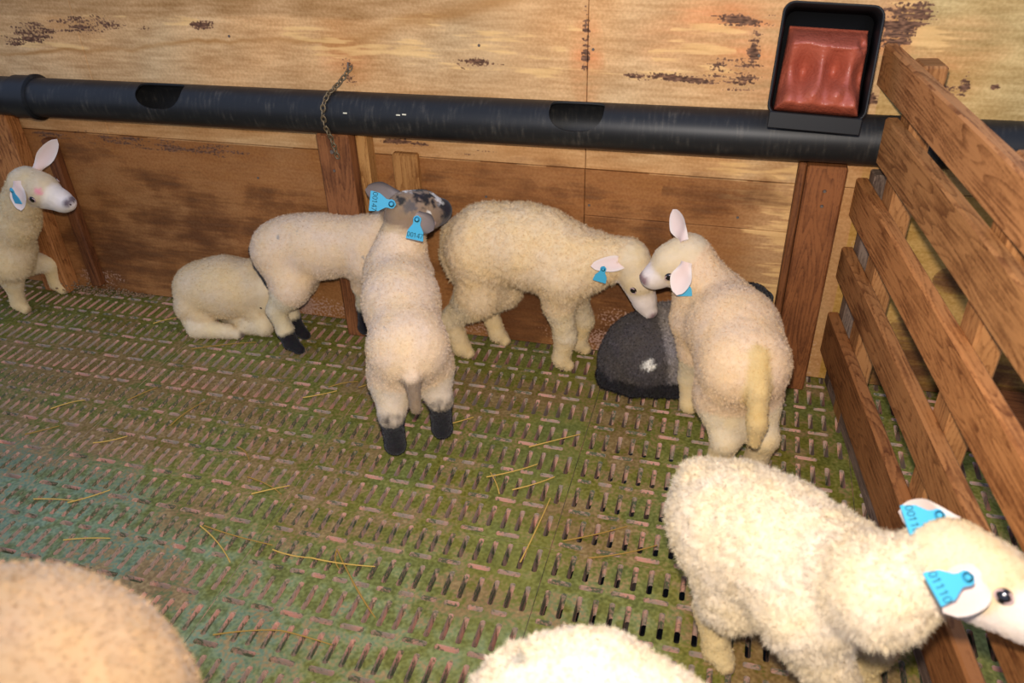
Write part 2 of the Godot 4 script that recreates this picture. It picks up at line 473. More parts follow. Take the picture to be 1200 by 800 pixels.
		[-0.8402, 0.105, 0.2233, 0.0252, -0.835, 0.034, 0.2341, 0.0204, 0.015, "low"],
		[-0.835, 0.034, 0.2341, 0.0204, -0.8437, 0.014, 0.2161, 0.0145, 0.01, "low"],
		[-0.8437, 0.012, 0.2161, 0.0125, -0.8467, 0.011, 0.2098, 0.0105, 0.006, "hoof"],
		[-0.6165, 0.325, 0.5304, 0.018, -0.6004, 0.255, 0.5637, 0.017, 0.012, "body"],
		[-0.6004, 0.255, 0.5637, 0.017, -0.5947, 0.185, 0.5755, 0.012, 0.01, "tail"],
		[-0.7328, 0.46, 0.2029, 0.0525, -0.7047, 0.46, 0.1804, 0.05, 0.015, "crown"],
		[-0.7087, 0.4557, 0.1807, 0.0451, -0.6772, 0.4482, 0.1503, 0.0323, 0.012, "face"],
		[-0.6772, 0.4482, 0.1503, 0.0317, -0.6688, 0.4482, 0.1436, 0.0238, 0.01, "face"],
		[-0.7252, 0.4321, 0.1775, 0.0403, -0.6766, 0.4347, 0.1406, 0.0232, 0.014, "face"],
		[-0.6568, 0.4515, 0.146, 0.014, -0.6641, 0.4578, 0.1368, 0.014, 0.006, "nose"],
		[-0.6747, 0.4364, 0.1402, 0.0134, -0.6846, 0.4353, 0.1473, 0.0146, 0.006, "face"],
	], "ears": [[-0.7664, 0.485, 0.1663, -0.8574, 0.49, 0.1543, 0.0512, 0.1, 0.3, 0.9], [-0.6735, 0.5, 0.2908, -0.6309, 0.47, 0.2981, 0.0488, 0.1, 0.3, 0.9]],
	"eyes": [[-0.6708, 0.4415, 0.2107, 0.0107, 0.7577, -0.3275, 0.5644, 0.7815, 0, -0.6239], [-0.7238, 0.4871, 0.1443, 0.0107, -0.2975, 0.5812, -0.7574, 0.7815, 0, -0.6239]],
	"tags": [[-0.75, 0.5, 0.2442, -0.988, 0.1186, 0.0988, 0.0517, 0.362, 0.9308, 1.25, "00147"], [-0.6615, 0.5, 0.3113, -0.1125, -0.9379, 0.3283, 0.0506, 0.5064, 0.8608, 1.1, "00147"]],
	"mouth": [[-0.6785, 0.4281, 0.1745, -0.6673, 0.4285, 0.1612, -0.658, 0.4312, 0.1473, -0.6576, 0.44, 0.1361, -0.663, 0.4446, 0.1294, -0.6761, 0.4468, 0.1246, -0.6917, 0.4496, 0.1306, -0.7064, 0.4521, 0.1395]], "nostrils": [[-0.6464, 0.4521, 0.1394, 0.955, -0.284, -0.0861], [-0.6547, 0.4593, 0.129, 0.2955, 0.284, -0.9122]],
	"spots": [[-0.6475, 0.47, 0.1582, 0.034, 0.02, 0.018, 0.02, 0.5], [-0.7129, 0.5, 0.1603, 0.03, 0.03, 0.028, 0.026, 0.5], [-0.8547, 0.49, 0.0986, 0.03, 0.03, 0.028, 0.028, 0.5], [-0.7075, 0.5, 0.2404, 0.02, 0.12, 0.1, 0.09, 0.5], [-0.6936, 0.49, 0.1214, 0.022, 0.025, 0.022, 0.022, 0.5], [-0.7161, 0.47, 0.2793, 0.018, 0.22, 0.18, 0.15, 0.5], [-0.7069, 0.505, 0.1288, 0.018, 0.72, 0.68, 0.62, 0.9], [-0.7832, 0.5, 0.1316, 0.018, 0.72, 0.68, 0.62, 0.9], [-0.6619, 0.46, 0.2271, 0.018, 0.72, 0.68, 0.62, 0.9], [-0.6678, 0.49, 0.1686, 0.018, 0.72, 0.68, 0.62, 0.9], [-0.6865, 0.5, 0.1963, 0.02, 0.025, 0.022, 0.022, 1.3], [-0.7362, 0.505, 0.1876, 0.014, 0.7, 0.66, 0.6, 1.3], [-0.7442, 0.5, 0.1128, 0.016, 0.72, 0.68, 0.62, 1.3], [-0.7342, 0.5, 0.2261, 0.014, 0.04, 0.036, 0.034, 1.3], [-0.6676, 0.49, 0.2383, 0.014, 0.66, 0.62, 0.56, 1.3], [-0.5947, 0.355, 0.5667, 0.01, 0.3, 0.26, 0.22, 1.2], [-0.5965, 0.35, 0.5915, 0.01, 0.3, 0.26, 0.22, 1.2], [-0.5748, 0.34, 0.5839, 0.01, 0.3, 0.26, 0.22, 1.2], [-0.6524, 0.385, 0.4993, 0.01, 0.3, 0.26, 0.22, 1.2], [-0.6059, 0.37, 0.4336, 0.01, 0.3, 0.26, 0.22, 1.2], [-0.669, 0.36, 0.5312, 0.01, 0.3, 0.26, 0.22, 1.2]]},
	"black_leg_side": {"s": 1.0, "bones": [
		[-1.1543, 0.2802, 0.108, 0.074, -1.0356, 0.2926, 0.108, 0.073, 0.04, "body"],
		[-1.0356, 0.2926, 0.108, 0.073, -0.8939, 0.3049, 0.108, 0.07, 0.04, "body"],
		[-1.1076, 0.3103, 0.108, 0.06, -0.8715, 0.3293, 0.108, 0.055, 0.04, "body"],
		[-0.8839, 0.3249, 0.108, 0.062, -0.8508, 0.334, 0.088, 0.05, 0.03, "body"],
		[-0.8508, 0.334, 0.088, 0.05, -0.8043, 0.4082, 0.1, 0.042, 0.03, "body"],
		[-1.1477, 0.2743, 0.136, 0.0515, -1.1051, 0.1977, 0.1732, 0.0405, 0.05, "body"],
		[-1.1051, 0.1977, 0.1732, 0.0386, -1.152, 0.135, 0.1927, 0.0235, 0.05, "leg"],
		[-1.152, 0.135, 0.1927, 0.0235, -1.1364, 0.0693, 0.1927, 0.0216, 0.015, "leg"],
		[-1.1364, 0.0693, 0.1927, 0.0216, -1.128, 0.034, 0.1927, 0.0207, 0.015, "low"],
		[-1.128, 0.034, 0.1927, 0.0198, -1.106, 0.014, 0.1927, 0.0145, 0.01, "low"],
		[-1.106, 0.012, 0.1927, 0.0125, -1.099, 0.011, 0.1927, 0.0105, 0.006, "hoof"],
		[-1.1639, 0.2447, 0.08, 0.0504, -1.123, 0.1844, 0.0964, 0.0396, 0.05, "body"],
		[-1.123, 0.1844, 0.0964, 0.0378, -1.1713, 0.135, 0.1207, 0.0229, 0.05, "leg"],
		[-1.1713, 0.135, 0.1207, 0.0229, -1.1557, 0.0693, 0.1207, 0.0212, 0.015, "leg"],
		[-1.1557, 0.0693, 0.1207, 0.0212, -1.1473, 0.034, 0.1207, 0.0203, 0.015, "low"],
		[-1.1473, 0.034, 0.1207, 0.0193, -1.1253, 0.014, 0.1207, 0.0145, 0.01, "low"],
		[-1.1253, 0.012, 0.1207, 0.0125, -1.1183, 0.011, 0.1207, 0.0105, 0.006, "hoof"],
		[-0.8752, 0.2749, 0.138, 0.054, -0.9184, 0.1985, 0.1088, 0.0324, 0.03, "body"],
		[-0.9184, 0.1985, 0.1088, 0.0315, -0.9446, 0.105, 0.0732, 0.0238, 0.02, "leg"],
		[-0.9446, 0.105, 0.0732, 0.0238, -0.9566, 0.034, 0.0732, 0.0193, 0.015, "low"],
		[-0.9566, 0.034, 0.0732, 0.0193, -0.9366, 0.014, 0.0732, 0.0145, 0.01, "low"],
		[-0.9366, 0.012, 0.0732, 0.0125, -0.9296, 0.011, 0.0732, 0.0105, 0.006, "hoof"],
		[-0.8852, 0.2481, 0.078, 0.054, -0.9145, 0.1837, 0.059, 0.0324, 0.03, "body"],
		[-0.9145, 0.1837, 0.059, 0.0315, -0.9237, 0.105, 0.0358, 0.0238, 0.02, "leg"],
		[-0.9237, 0.105, 0.0358, 0.0238, -0.9357, 0.034, 0.0358, 0.0193, 0.015, "low"],
		[-0.9357, 0.034, 0.0358, 0.0193, -0.9157, 0.014, 0.0358, 0.0145, 0.01, "low"],
		[-0.9157, 0.012, 0.0358, 0.0125, -0.9087, 0.011, 0.0358, 0.0105, 0.006, "hoof"],
		[-1.2332, 0.2717, 0.118, 0.014, -1.2102, 0.2402, 0.143, 0.013, 0.008, "stripe"],
		[-1.2102, 0.2402, 0.143, 0.013, -1.1756, 0.192, 0.163, 0.011, 0.008, "stripe"],
		[-0.8043, 0.4082, 0.1, 0.043, -0.7739, 0.4143, 0.0868, 0.041, 0.015, "crown"],
		[-0.7765, 0.41, 0.0867, 0.037, -0.7393, 0.4109, 0.0685, 0.0265, 0.012, "face"],
		[-0.7393, 0.4109, 0.0685, 0.026, -0.7279, 0.4132, 0.0635, 0.0195, 0.01, "face"],
		[-0.7845, 0.3873, 0.0836, 0.033, -0.7331, 0.4002, 0.062, 0.019, 0.014, "face"],
		[-0.72, 0.4185, 0.0676, 0.0115, -0.7247, 0.4215, 0.0582, 0.0115, 0.006, "nose"],
		[-0.7291, 0.4024, 0.0608, 0.011, -0.7381, 0.3996, 0.0644, 0.012, 0.006, "face"],
	], "ears": [[-0.8073, 0.4262, 0.11, -0.8266, 0.4219, 0.12, 0.03, 0, 0.2, 1]],
	"eyes": [[-0.7507, 0.4088, 0.1193, 0.0088, 0.6211, -0.0791, 0.7797, 0.9017, 0.1828, -0.3919], [-0.7846, 0.4301, 0.0512, 0.0088, -0.2032, 0.4392, -0.8751, 0.9017, 0.1828, -0.3919]],
	"tags": [],
	"mouth": [], "nostrils": [],
	"spots": [[-1.0595, 0.3615, 0.175, 0.008, 0.28, 0.25, 0.22, 1.2], [-1.1212, 0.3457, 0.175, 0.008, 0.28, 0.25, 0.22, 1.2], [-0.9246, 0.4028, 0.175, 0.008, 0.28, 0.25, 0.22, 1.2], [-0.8672, 0.319, 0.175, 0.008, 0.28, 0.25, 0.22, 1.2], [-0.9936, 0.3822, 0.175, 0.008, 0.28, 0.25, 0.22, 1.2], [-0.7833, 0.4475, 0.2, 0.022, 0.02, 0.018, 0.02, 0.5]]},
	"white_walking": {"s": 1.0, "bones": [
		[-2.3737, 0.2919, 0.16, 0.08, -2.2189, 0.251, 0.16, 0.08, 0.04, "body"],
		[-2.2189, 0.251, 0.16, 0.08, -2.0427, 0.2074, 0.16, 0.078, 0.04, "body"],
		[-2.0427, 0.2374, 0.16, 0.072, -1.9677, 0.3076, 0.16, 0.058, 0.03, "body"],
		[-1.9677, 0.3076, 0.16, 0.058, -1.8675, 0.424, 0.175, 0.046, 0.03, "body"],
		[-2.0682, 0.1497, 0.13, 0.057, -2.0611, 0.1296, 0.093, 0.0342, 0.03, "body"],
		[-2.0611, 0.1296, 0.093, 0.0333, -2.0259, 0.105, 0.0491, 0.0252, 0.02, "leg"],
		[-2.0259, 0.105, 0.0491, 0.0252, -2.0319, 0.034, 0.0488, 0.0204, 0.015, "low"],
		[-2.0319, 0.034, 0.0488, 0.0204, -2.0119, 0.014, 0.0498, 0.0145, 0.01, "low"],
		[-2.0119, 0.012, 0.0498, 0.0125, -2.0049, 0.011, 0.0501, 0.0105, 0.006, "hoof"],
		[-2.0236, 0.1739, 0.19, 0.057, -2.0463, 0.1429, 0.1849, 0.0342, 0.03, "body"],
		[-2.0463, 0.1429, 0.1849, 0.0333, -2.0474, 0.105, 0.1799, 0.0252, 0.02, "leg"],
		[-2.0474, 0.105, 0.1799, 0.0252, -2.0593, 0.034, 0.1793, 0.0204, 0.015, "low"],
		[-2.0593, 0.034, 0.1793, 0.0204, -2.0394, 0.014, 0.1803, 0.0145, 0.01, "low"],
		[-2.0394, 0.012, 0.1803, 0.0125, -2.0324, 0.011, 0.1807, 0.0105, 0.006, "hoof"],
		[-2.3602, 0.2567, 0.19, 0.056, -2.3809, 0.1788, 0.1988, 0.044, 0.05, "body"],
		[-2.3809, 0.1788, 0.1988, 0.042, -2.4794, 0.115, 0.1909, 0.0255, 0.05, "leg"],
		[-2.4794, 0.115, 0.1909, 0.0255, -2.4555, 0.034, 0.1921, 0.0225, 0.015, "low"],
		[-2.4555, 0.034, 0.1921, 0.0215, -2.4335, 0.014, 0.1932, 0.0145, 0.01, "low"],
		[-2.4335, 0.012, 0.1932, 0.0125, -2.4265, 0.011, 0.1936, 0.0105, 0.006, "hoof"],
		[-2.4282, 0.2224, 0.13, 0.056, -2.4025, 0.1633, 0.1048, 0.044, 0.05, "body"],
		[-2.4025, 0.1633, 0.1048, 0.042, -2.4633, 0.115, 0.091, 0.0255, 0.05, "leg"],
		[-2.4633, 0.115, 0.091, 0.0255, -2.4393, 0.034, 0.0922, 0.0225, 0.015, "low"],
		[-2.4393, 0.034, 0.0922, 0.0215, -2.4173, 0.014, 0.0933, 0.0145, 0.01, "low"],
		[-2.4173, 0.012, 0.0933, 0.0125, -2.4103, 0.011, 0.0936, 0.0105, 0.006, "hoof"],
		[-1.8555, 0.434, 0.175, 0.0464, -1.804, 0.4245, 0.1849, 0.0443, 0.015, "crown"],
		[-1.8091, 0.4213, 0.1826, 0.04, -1.7474, 0.4027, 0.192, 0.0286, 0.012, "face"],
		[-1.7474, 0.4027, 0.192, 0.0281, -1.7194, 0.3975, 0.1974, 0.0211, 0.01, "face"],
		[-1.8273, 0.4019, 0.1716, 0.0356, -1.7395, 0.3884, 0.1893, 0.0205, 0.014, "face"],
		[-1.7133, 0.4006, 0.2064, 0.0124, -1.7105, 0.4042, 0.1954, 0.0124, 0.006, "nose"],
		[-1.7227, 0.3868, 0.193, 0.0119, -1.7333, 0.3877, 0.1907, 0.013, 0.006, "face"],
	], "ears": [[-1.839, 0.4619, 0.155, -1.7524, 0.5498, 0.13, 0.041, 0.3, -0.1, 0.9], [-1.8424, 0.4603, 0.22, -1.8296, 0.3884, 0.25, 0.0432, 0.2, 0.2, 0.9]],
	"eyes": [[-1.8025, 0.4136, 0.2279, 0.0095, 0.0235, -0.1993, 0.9797, 0.9664, -0.1781, 0.1856], [-1.7826, 0.4395, 0.149, 0.0095, 0.4715, 0.3834, -0.7941, 0.9664, -0.1781, 0.1856]],
	"tags": [[-1.8288, 0.449, 0.255, 0.1483, -0.9889, 0, -0.286, 0.0953, 0.9535, 0.9, ""]],
	"mouth": [[-1.7484, 0.3874, 0.211, -1.7333, 0.3845, 0.2109, -1.7185, 0.3836, 0.2088, -1.7095, 0.3886, 0.2016, -1.7075, 0.3912, 0.1936, -1.7117, 0.3924, 0.1819, -1.7241, 0.3965, 0.1746, -1.738, 0.401, 0.1695]], "nostrils": [[-1.7029, 0.3994, 0.2094, 0.6331, -0.3246, 0.7028], [-1.6998, 0.4035, 0.1971, 0.9131, 0.0396, -0.4058]],
	"spots": [[-1.7572, 0.469, 0.225, 0.017, 0.75, 0.16, 0.18, 0.3], [-1.7782, 0.4385, 0.225, 0.012, 0.75, 0.3, 0.3, 0.3]]},
	"cream_lying": {"s": 1.0, "bones": [
		[-1.444, 0.118, 0.1069, 0.078, -1.3733, 0.124, 0.092, 0.079, 0.05, "body"],
		[-1.3733, 0.124, 0.092, 0.079, -1.2987, 0.118, 0.08, 0.076, 0.05, "body"],
		[-1.456, 0.082, 0.1464, 0.052, -1.4303, 0.06, 0.1519, 0.04, 0.01, "body"],
		[-1.2816, 0.09, 0.0918, 0.05, -1.2707, 0.07, 0.104, 0.045, 0.01, "body"],
		[-1.4513, 0.045, 0.1605, 0.036, -1.4343, 0.03, 0.1797, 0.029, 0.006, "leg"],
		[-1.4343, 0.03, 0.1797, 0.029, -1.3474, 0.022, 0.1659, 0.0205, 0.006, "leg"],
		[-1.3447, 0.02, 0.162, 0.019, -1.3206, 0.015, 0.1625, 0.015, 0.01, "leg"],
		[-1.3168, 0.014, 0.1601, 0.0125, -1.3067, 0.012, 0.1592, 0.01, 0.005, "hoof"],
		[-1.269, 0.06, 0.1061, 0.04, -1.2497, 0.034, 0.1256, 0.031, 0.01, "leg"],
		[-1.2483, 0.033, 0.1284, 0.03, -1.2975, 0.028, 0.1313, 0.025, 0.005, "leg"],
		[-1.2975, 0.028, 0.1313, 0.025, -1.4088, 0.028, 0.083, 0.024, 0.005, "leg"],
		[-1.2787, 0.138, 0.08, 0.065, -1.2524, 0.14, 0.0946, 0.05, 0.03, "body"],
		[-1.2281, 0.14, 0.0993, 0.043, -1.2259, 0.107, 0.0997, 0.041, 0.015, "crown"],
		[-1.2297, 0.1097, 0.0979, 0.037, -1.2333, 0.0693, 0.0954, 0.0265, 0.012, "face"],
		[-1.2333, 0.0693, 0.0954, 0.026, -1.2325, 0.0572, 0.0955, 0.0195, 0.01, "face"],
		[-1.2501, 0.1183, 0.0883, 0.033, -1.2441, 0.0625, 0.0901, 0.019, 0.014, "face"],
		[-1.229, 0.051, 0.1032, 0.0115, -1.2243, 0.0512, 0.0933, 0.0115, 0.006, "nose"],
		[-1.2425, 0.0585, 0.0908, 0.011, -1.2441, 0.0684, 0.0902, 0.012, 0.006, "face"],
	], "ears": [[-1.272, 0.16, 0.0433, -1.3194, 0.16, -0.0004, 0.028, -0.2, 0.2, 0.9]],
	"eyes": [[-1.2389, 0.0995, 0.1371, 0.0088, -0.2698, -0.2475, 0.9306, 0.0667, -0.9977, 0.0119], [-1.2047, 0.101, 0.0659, 0.0088, 0.5607, -0.2126, -0.8002, 0.0667, -0.9977, 0.0119]],
	"tags": [],
	"mouth": [], "nostrils": [],
	"spots": [[-1.3277, 0.19, 0.0813, 0.016, 0.22, 0.2, 0.17, 0.6]]},
	"black_lying": {"s": 1.0, "bones": [
		[-0.1796, 0.1, 0.1182, 0.088, -0.1369, 0.105, 0.1022, 0.089, 0.05, "neck"],
		[-0.1284, 0.106, 0.099, 0.089, -0.0943, 0.11, 0.0862, 0.09, 0.05, "body"],
		[-0.0943, 0.11, 0.0862, 0.09, 0.0087, 0.11, 0.0507, 0.08, 0.05, "body"],
		[-0.2074, 0.075, 0.1262, 0.072, -0.1572, 0.06, 0.1391, 0.055, 0.008, "neck"],
		[-0.2388, 0.04, 0.152, 0.04, -0.1855, 0.03, 0.1708, 0.03, 0.006, "dark"],
		[-0.1855, 0.03, 0.1708, 0.03, -0.0598, 0.026, 0.1509, 0.027, 0.006, "dark"],
		[-0.0605, 0.025, 0.1422, 0.026, -0.0143, 0.02, 0.1356, 0.02, 0.02, "dark"],
		[-0.2617, 0.05, 0.0849, 0.022, -0.2685, 0.03, 0.0807, 0.018, 0.01, "tailtip"],
		[0.0287, 0.14, 0.0507, 0.06, 0.0512, 0.21, 0.0492, 0.045, 0.03, "dark"],
		[0.0512, 0.21, 0.0492, 0.045, 0.0594, 0.25, 0.0751, 0.04, 0.03, "dark"],
		[0.0594, 0.25, 0.0751, 0.0387, 0.0799, 0.245, 0.0506, 0.0369, 0.015, "crown"],
		[0.0777, 0.2419, 0.0533, 0.0333, 0.102, 0.2297, 0.0243, 0.0238, 0.012, "face"],
		[0.102, 0.2297, 0.0243, 0.0234, 0.1104, 0.2277, 0.0143, 0.0175, 0.01, "face"],
		[0.0695, 0.2239, 0.063, 0.0297, 0.1046, 0.2177, 0.0212, 0.0171, 0.014, "face"],
		[0.1184, 0.2321, 0.0124, 0.0103, 0.1108, 0.2321, 0.0061, 0.0103, 0.006, "nose"],
		[0.1083, 0.2182, 0.0168, 0.0099, 0.1025, 0.2187, 0.0237, 0.0108, 0.006, "face"],
	], "ears": [],
	"eyes": [[0.1119, 0.2476, 0.0679, 0.0079, 0.9022, 0.1056, 0.4182, 0.635, -0.1529, -0.7573], [0.0574, 0.2476, 0.0222, 0.0079, -0.5691, 0.1056, -0.8155, 0.635, -0.1529, -0.7573]],
	"tags": [],
	"mouth": [], "nostrils": [],
	"spots": [[-0.1414, 0.12, 0.2233, 0.024, 0.75, 0.68, 0.55, 0.4], [-0.1197, 0.19, 0.2244, 0.02, 0.33, 0.31, 0.28, 0.7], [-0.1118, 0.15, 0.217, 0.016, 0.33, 0.31, 0.28, 0.7], [-0.259, 0.05, 0.1005, 0.016, 0.65, 0.55, 0.35, 0.4], [-0.0771, 0.06, 0.1321, 0.01, 0.5, 0.33, 0.18, 0.4]]},
	"woolly_front": {"s": 1.0, "bones": [
		[0.0607, 0.31, 0.8694, 0.084, 0.126, 0.315, 0.915, 0.088, 0.045, "body"],
		[0.126, 0.315, 0.915, 0.088, 0.1967, 0.315, 0.971, 0.086, 0.045, "body"],
		[0.0386, 0.3, 0.8549, 0.066, 0.0722, 0.28, 0.9019, 0.06, 0.03, "body"],
		[0.2067, 0.335, 0.971, 0.078, 0.2459, 0.405, 1.0524, 0.058, 0.03, "body"],
		[0.2459, 0.405, 1.0524, 0.058, 0.2962, 0.478, 1.0621, 0.042, 0.03, "body"],
		[0.0428, 0.3, 0.8935, 0.056, 0.0797, 0.1983, 0.9246, 0.044, 0.05, "body"],
		[0.0797, 0.1983, 0.9246, 0.042, 0.0509, 0.115, 0.8924, 0.0255, 0.05, "leg"],
		[0.0509, 0.115, 0.8924, 0.0255, 0.0702, 0.034, 0.9068, 0.0225, 0.015, "low"],
		[0.0702, 0.034, 0.9068, 0.0215, 0.0878, 0.014, 0.92, 0.0145, 0.01, "low"],
		[0.0878, 0.012, 0.92, 0.0125, 0.0934, 0.011, 0.9242, 0.0105, 0.006, "hoof"],
		[0.0811, 0.3, 0.8422, 0.056, 0.1154, 0.1982, 0.826, 0.044, 0.05, "body"],
		[0.1154, 0.1982, 0.826, 0.042, 0.0714, 0.115, 0.7725, 0.0255, 0.05, "leg"],
		[0.0714, 0.115, 0.7725, 0.0255, 0.0906, 0.034, 0.7868, 0.0225, 0.015, "low"],
		[0.0906, 0.034, 0.7868, 0.0215, 0.1082, 0.014, 0.8, 0.0145, 0.01, "low"],
		[0.1082, 0.012, 0.8, 0.0125, 0.1138, 0.011, 0.8042, 0.0105, 0.006, "hoof"],
		[0.1698, 0.285, 1.0071, 0.063, 0.2073, 0.204, 1.0119, 0.0378, 0.03, "body"],
		[0.2073, 0.204, 1.0119, 0.0368, 0.2744, 0.105, 1.0338, 0.0278, 0.02, "leg"],
		[0.2744, 0.105, 1.0338, 0.0278, 0.2648, 0.034, 1.0266, 0.0226, 0.015, "low"],
		[0.2648, 0.034, 1.0266, 0.0226, 0.2809, 0.014, 1.0386, 0.0145, 0.01, "low"],
		[0.2809, 0.012, 1.0386, 0.0125, 0.2865, 0.011, 1.0428, 0.0105, 0.006, "hoof"],
		[0.2206, 0.285, 0.939, 0.06, 0.254, 0.204, 0.9111, 0.036, 0.03, "body"],
		[0.254, 0.204, 0.9111, 0.035, 0.3162, 0.105, 0.893, 0.0265, 0.02, "leg"],
		[0.3162, 0.105, 0.893, 0.0265, 0.3065, 0.034, 0.8858, 0.0215, 0.015, "low"],
		[0.3065, 0.034, 0.8858, 0.0215, 0.3226, 0.014, 0.8978, 0.0145, 0.01, "low"],
		[0.3226, 0.012, 0.8978, 0.0125, 0.3282, 0.011, 0.902, 0.0105, 0.006, "hoof"],
		[0.0046, 0.34, 0.8275, 0.03, -0.0194, 0.26, 0.8096, 0.022, 0.02, "body"],
		[0.3082, 0.49, 1.0621, 0.0451, 0.3409, 0.4933, 1.0895, 0.0431, 0.015, "crown"],
		[0.3371, 0.4892, 1.0884, 0.0389, 0.3754, 0.4864, 1.1242, 0.0278, 0.012, "face"],
		[0.3754, 0.4864, 1.1242, 0.0273, 0.3907, 0.488, 1.137, 0.0205, 0.01, "face"],
		[0.3226, 0.467, 1.0882, 0.0347, 0.3787, 0.475, 1.1338, 0.0199, 0.014, "face"],
		[0.3936, 0.4966, 1.1431, 0.0121, 0.4007, 0.492, 1.1352, 0.0121, 0.006, "nose"],
		[0.3868, 0.4772, 1.1397, 0.0115, 0.3785, 0.4755, 1.1334, 0.0126, 0.006, "face"],
	], "ears": [[0.3109, 0.51, 1.0317, 0.2639, 0.46, 0.9635, 0.0483, -0.2, 0.5, 0.8], [0.329, 0.522, 1.0983, 0.2737, 0.515, 1.1737, 0.0483, -0.2, 0.6, 0.7]],
	"eyes": [[0.3392, 0.5159, 1.1355, 0.0092, -0.375, 0.5305, 0.7602, 0.765, 0.0771, 0.6394], [0.39, 0.483, 1.0787, 0.0092, 0.8, -0.23, -0.5541, 0.765, 0.0771, 0.6394]],
	"tags": [[0.2904, 0.515, 1.0214, -0.9397, -0.094, 0.3289, -0.1961, 0.7845, 0.5883, 1, "00110"], [0.292, 0.548, 1.1494, -0.865, -0.1442, 0.4806, -0.2425, 0.7761, 0.5821, 1, "01110"]],
	"mouth": [[0.3581, 0.4876, 1.1399, 0.3708, 0.4867, 1.1478, 0.3842, 0.4858, 1.1532, 0.3958, 0.4852, 1.1493, 0.4009, 0.4819, 1.1435, 0.4016, 0.4746, 1.1338, 0.3942, 0.4716, 1.1217, 0.3848, 0.4703, 1.11]], "nostrils": [[0.4014, 0.4986, 1.15, 0.2448, 0.2993, 0.9222], [0.4094, 0.4935, 1.1411, 0.9792, -0.176, 0.1008]],
	"spots": [[0.0198, 0.39, 0.94, 0.014, 0.35, 0.3, 0.22, 0.6]]},
	"woolly_bottom": {"s": 1.0, "bones": [
		[-0.1375, 0.335, 1.2923, 0.088, -0.087, 0.335, 1.2749, 0.093, 0.045, "body"],
		[-0.087, 0.335, 1.2749, 0.093, -0.0027, 0.325, 1.294, 0.088, 0.045, "body"],
		[-0.1701, 0.32, 1.2818, 0.07, -0.1417, 0.3, 1.2756, 0.065, 0.03, "body"],
		[-0.0027, 0.335, 1.294, 0.078, 0.0873, 0.295, 1.2952, 0.062, 0.03, "body"],
		[0.0873, 0.295, 1.2952, 0.062, 0.1573, 0.235, 1.2961, 0.05, 0.03, "body"],
		[-0.1379, 0.315, 1.3263, 0.056, -0.1216, 0.205, 1.3386, 0.044, 0.05, "body"],
		[-0.1216, 0.205, 1.3386, 0.042, -0.19, 0.115, 1.3367, 0.0255, 0.05, "leg"],
		[-0.19, 0.115, 1.3367, 0.0255, -0.166, 0.034, 1.337, 0.0225, 0.015, "low"],
		[-0.166, 0.034, 1.337, 0.0215, -0.144, 0.014, 1.3373, 0.0145, 0.01, "low"],
		[-0.144, 0.012, 1.3373, 0.0125, -0.137, 0.011, 1.3373, 0.0105, 0.006, "hoof"],
		[-0.0032, 0.285, 1.334, 0.06, -0.0125, 0.204, 1.3362, 0.036, 0.03, "body"],
		[-0.0125, 0.204, 1.3362, 0.035, 0.0027, 0.105, 1.3391, 0.0265, 0.02, "leg"],
		[0.0027, 0.105, 1.3391, 0.0265, -0.0093, 0.034, 1.339, 0.0215, 0.015, "low"],
		[-0.0093, 0.034, 1.339, 0.0215, 0.0107, 0.014, 1.3392, 0.0145, 0.01, "low"],
		[0.0107, 0.012, 1.3392, 0.0125, 0.0177, 0.011, 1.3393, 0.0105, 0.006, "hoof"],
		[-0.137, 0.315, 1.2583, 0.056, -0.1205, 0.205, 1.2465, 0.044, 0.05, "body"],
		[-0.1205, 0.205, 1.2465, 0.042, -0.1889, 0.115, 1.2467, 0.0255, 0.05, "leg"],
		[-0.1889, 0.115, 1.2467, 0.0255, -0.1649, 0.034, 1.247, 0.0225, 0.015, "low"],
		[-0.1649, 0.034, 1.247, 0.0215, -0.1429, 0.014, 1.2473, 0.0145, 0.01, "low"],
		[-0.1429, 0.012, 1.2473, 0.0125, -0.1359, 0.011, 1.2473, 0.0105, 0.006, "hoof"],
		[-0.0022, 0.285, 1.2541, 0.06, -0.0114, 0.204, 1.2517, 0.036, 0.03, "body"],
		[-0.0114, 0.204, 1.2517, 0.035, 0.0039, 0.105, 1.2491, 0.0265, 0.02, "leg"],
		[0.0039, 0.105, 1.2491, 0.0265, -0.0081, 0.034, 1.249, 0.0215, 0.015, "low"],
		[-0.0081, 0.034, 1.249, 0.0215, 0.0119, 0.014, 1.2492, 0.0145, 0.01, "low"],
		[0.0119, 0.012, 1.2492, 0.0125, 0.0189, 0.011, 1.2493, 0.0105, 0.006, "hoof"],
		[0.1573, 0.235, 1.2961, 0.043, 0.1936, 0.2119, 1.2965, 0.041, 0.015, "crown"],
		[0.1882, 0.2106, 1.2965, 0.037, 0.2284, 0.1767, 1.297, 0.0265, 0.012, "face"],
		[0.2284, 0.1767, 1.297, 0.026, 0.2462, 0.1654, 1.2972, 0.0195, 0.01, "face"],
		[0.1653, 0.1991, 1.2962, 0.033, 0.2283, 0.162, 1.297, 0.019, 0.014, "face"],
		[0.2548, 0.167, 1.3028, 0.0115, 0.255, 0.167, 1.2918, 0.0115, 0.006, "nose"],
		[0.2386, 0.1572, 1.2971, 0.011, 0.2296, 0.1617, 1.297, 0.012, 0.006, "face"],
	], "ears": [[0.1686, 0.2423, 1.2602, 0.1559, 0.215, 1.4061, 0.034, 0, 1, 0], [0.1677, 0.2423, 1.3322, 0.1587, 0.215, 1.1861, 0.034, 0, 1, 0]],
	"eyes": [[0.2029, 0.2104, 1.3362, 0.0088, 0.2676, -0.0074, 0.9635, 0.8436, -0.5369, 0.0107], [0.204, 0.2104, 1.2572, 0.0088, 0.292, -0.0074, -0.9564, 0.8436, -0.5369, 0.0107]],
	"tags": [],
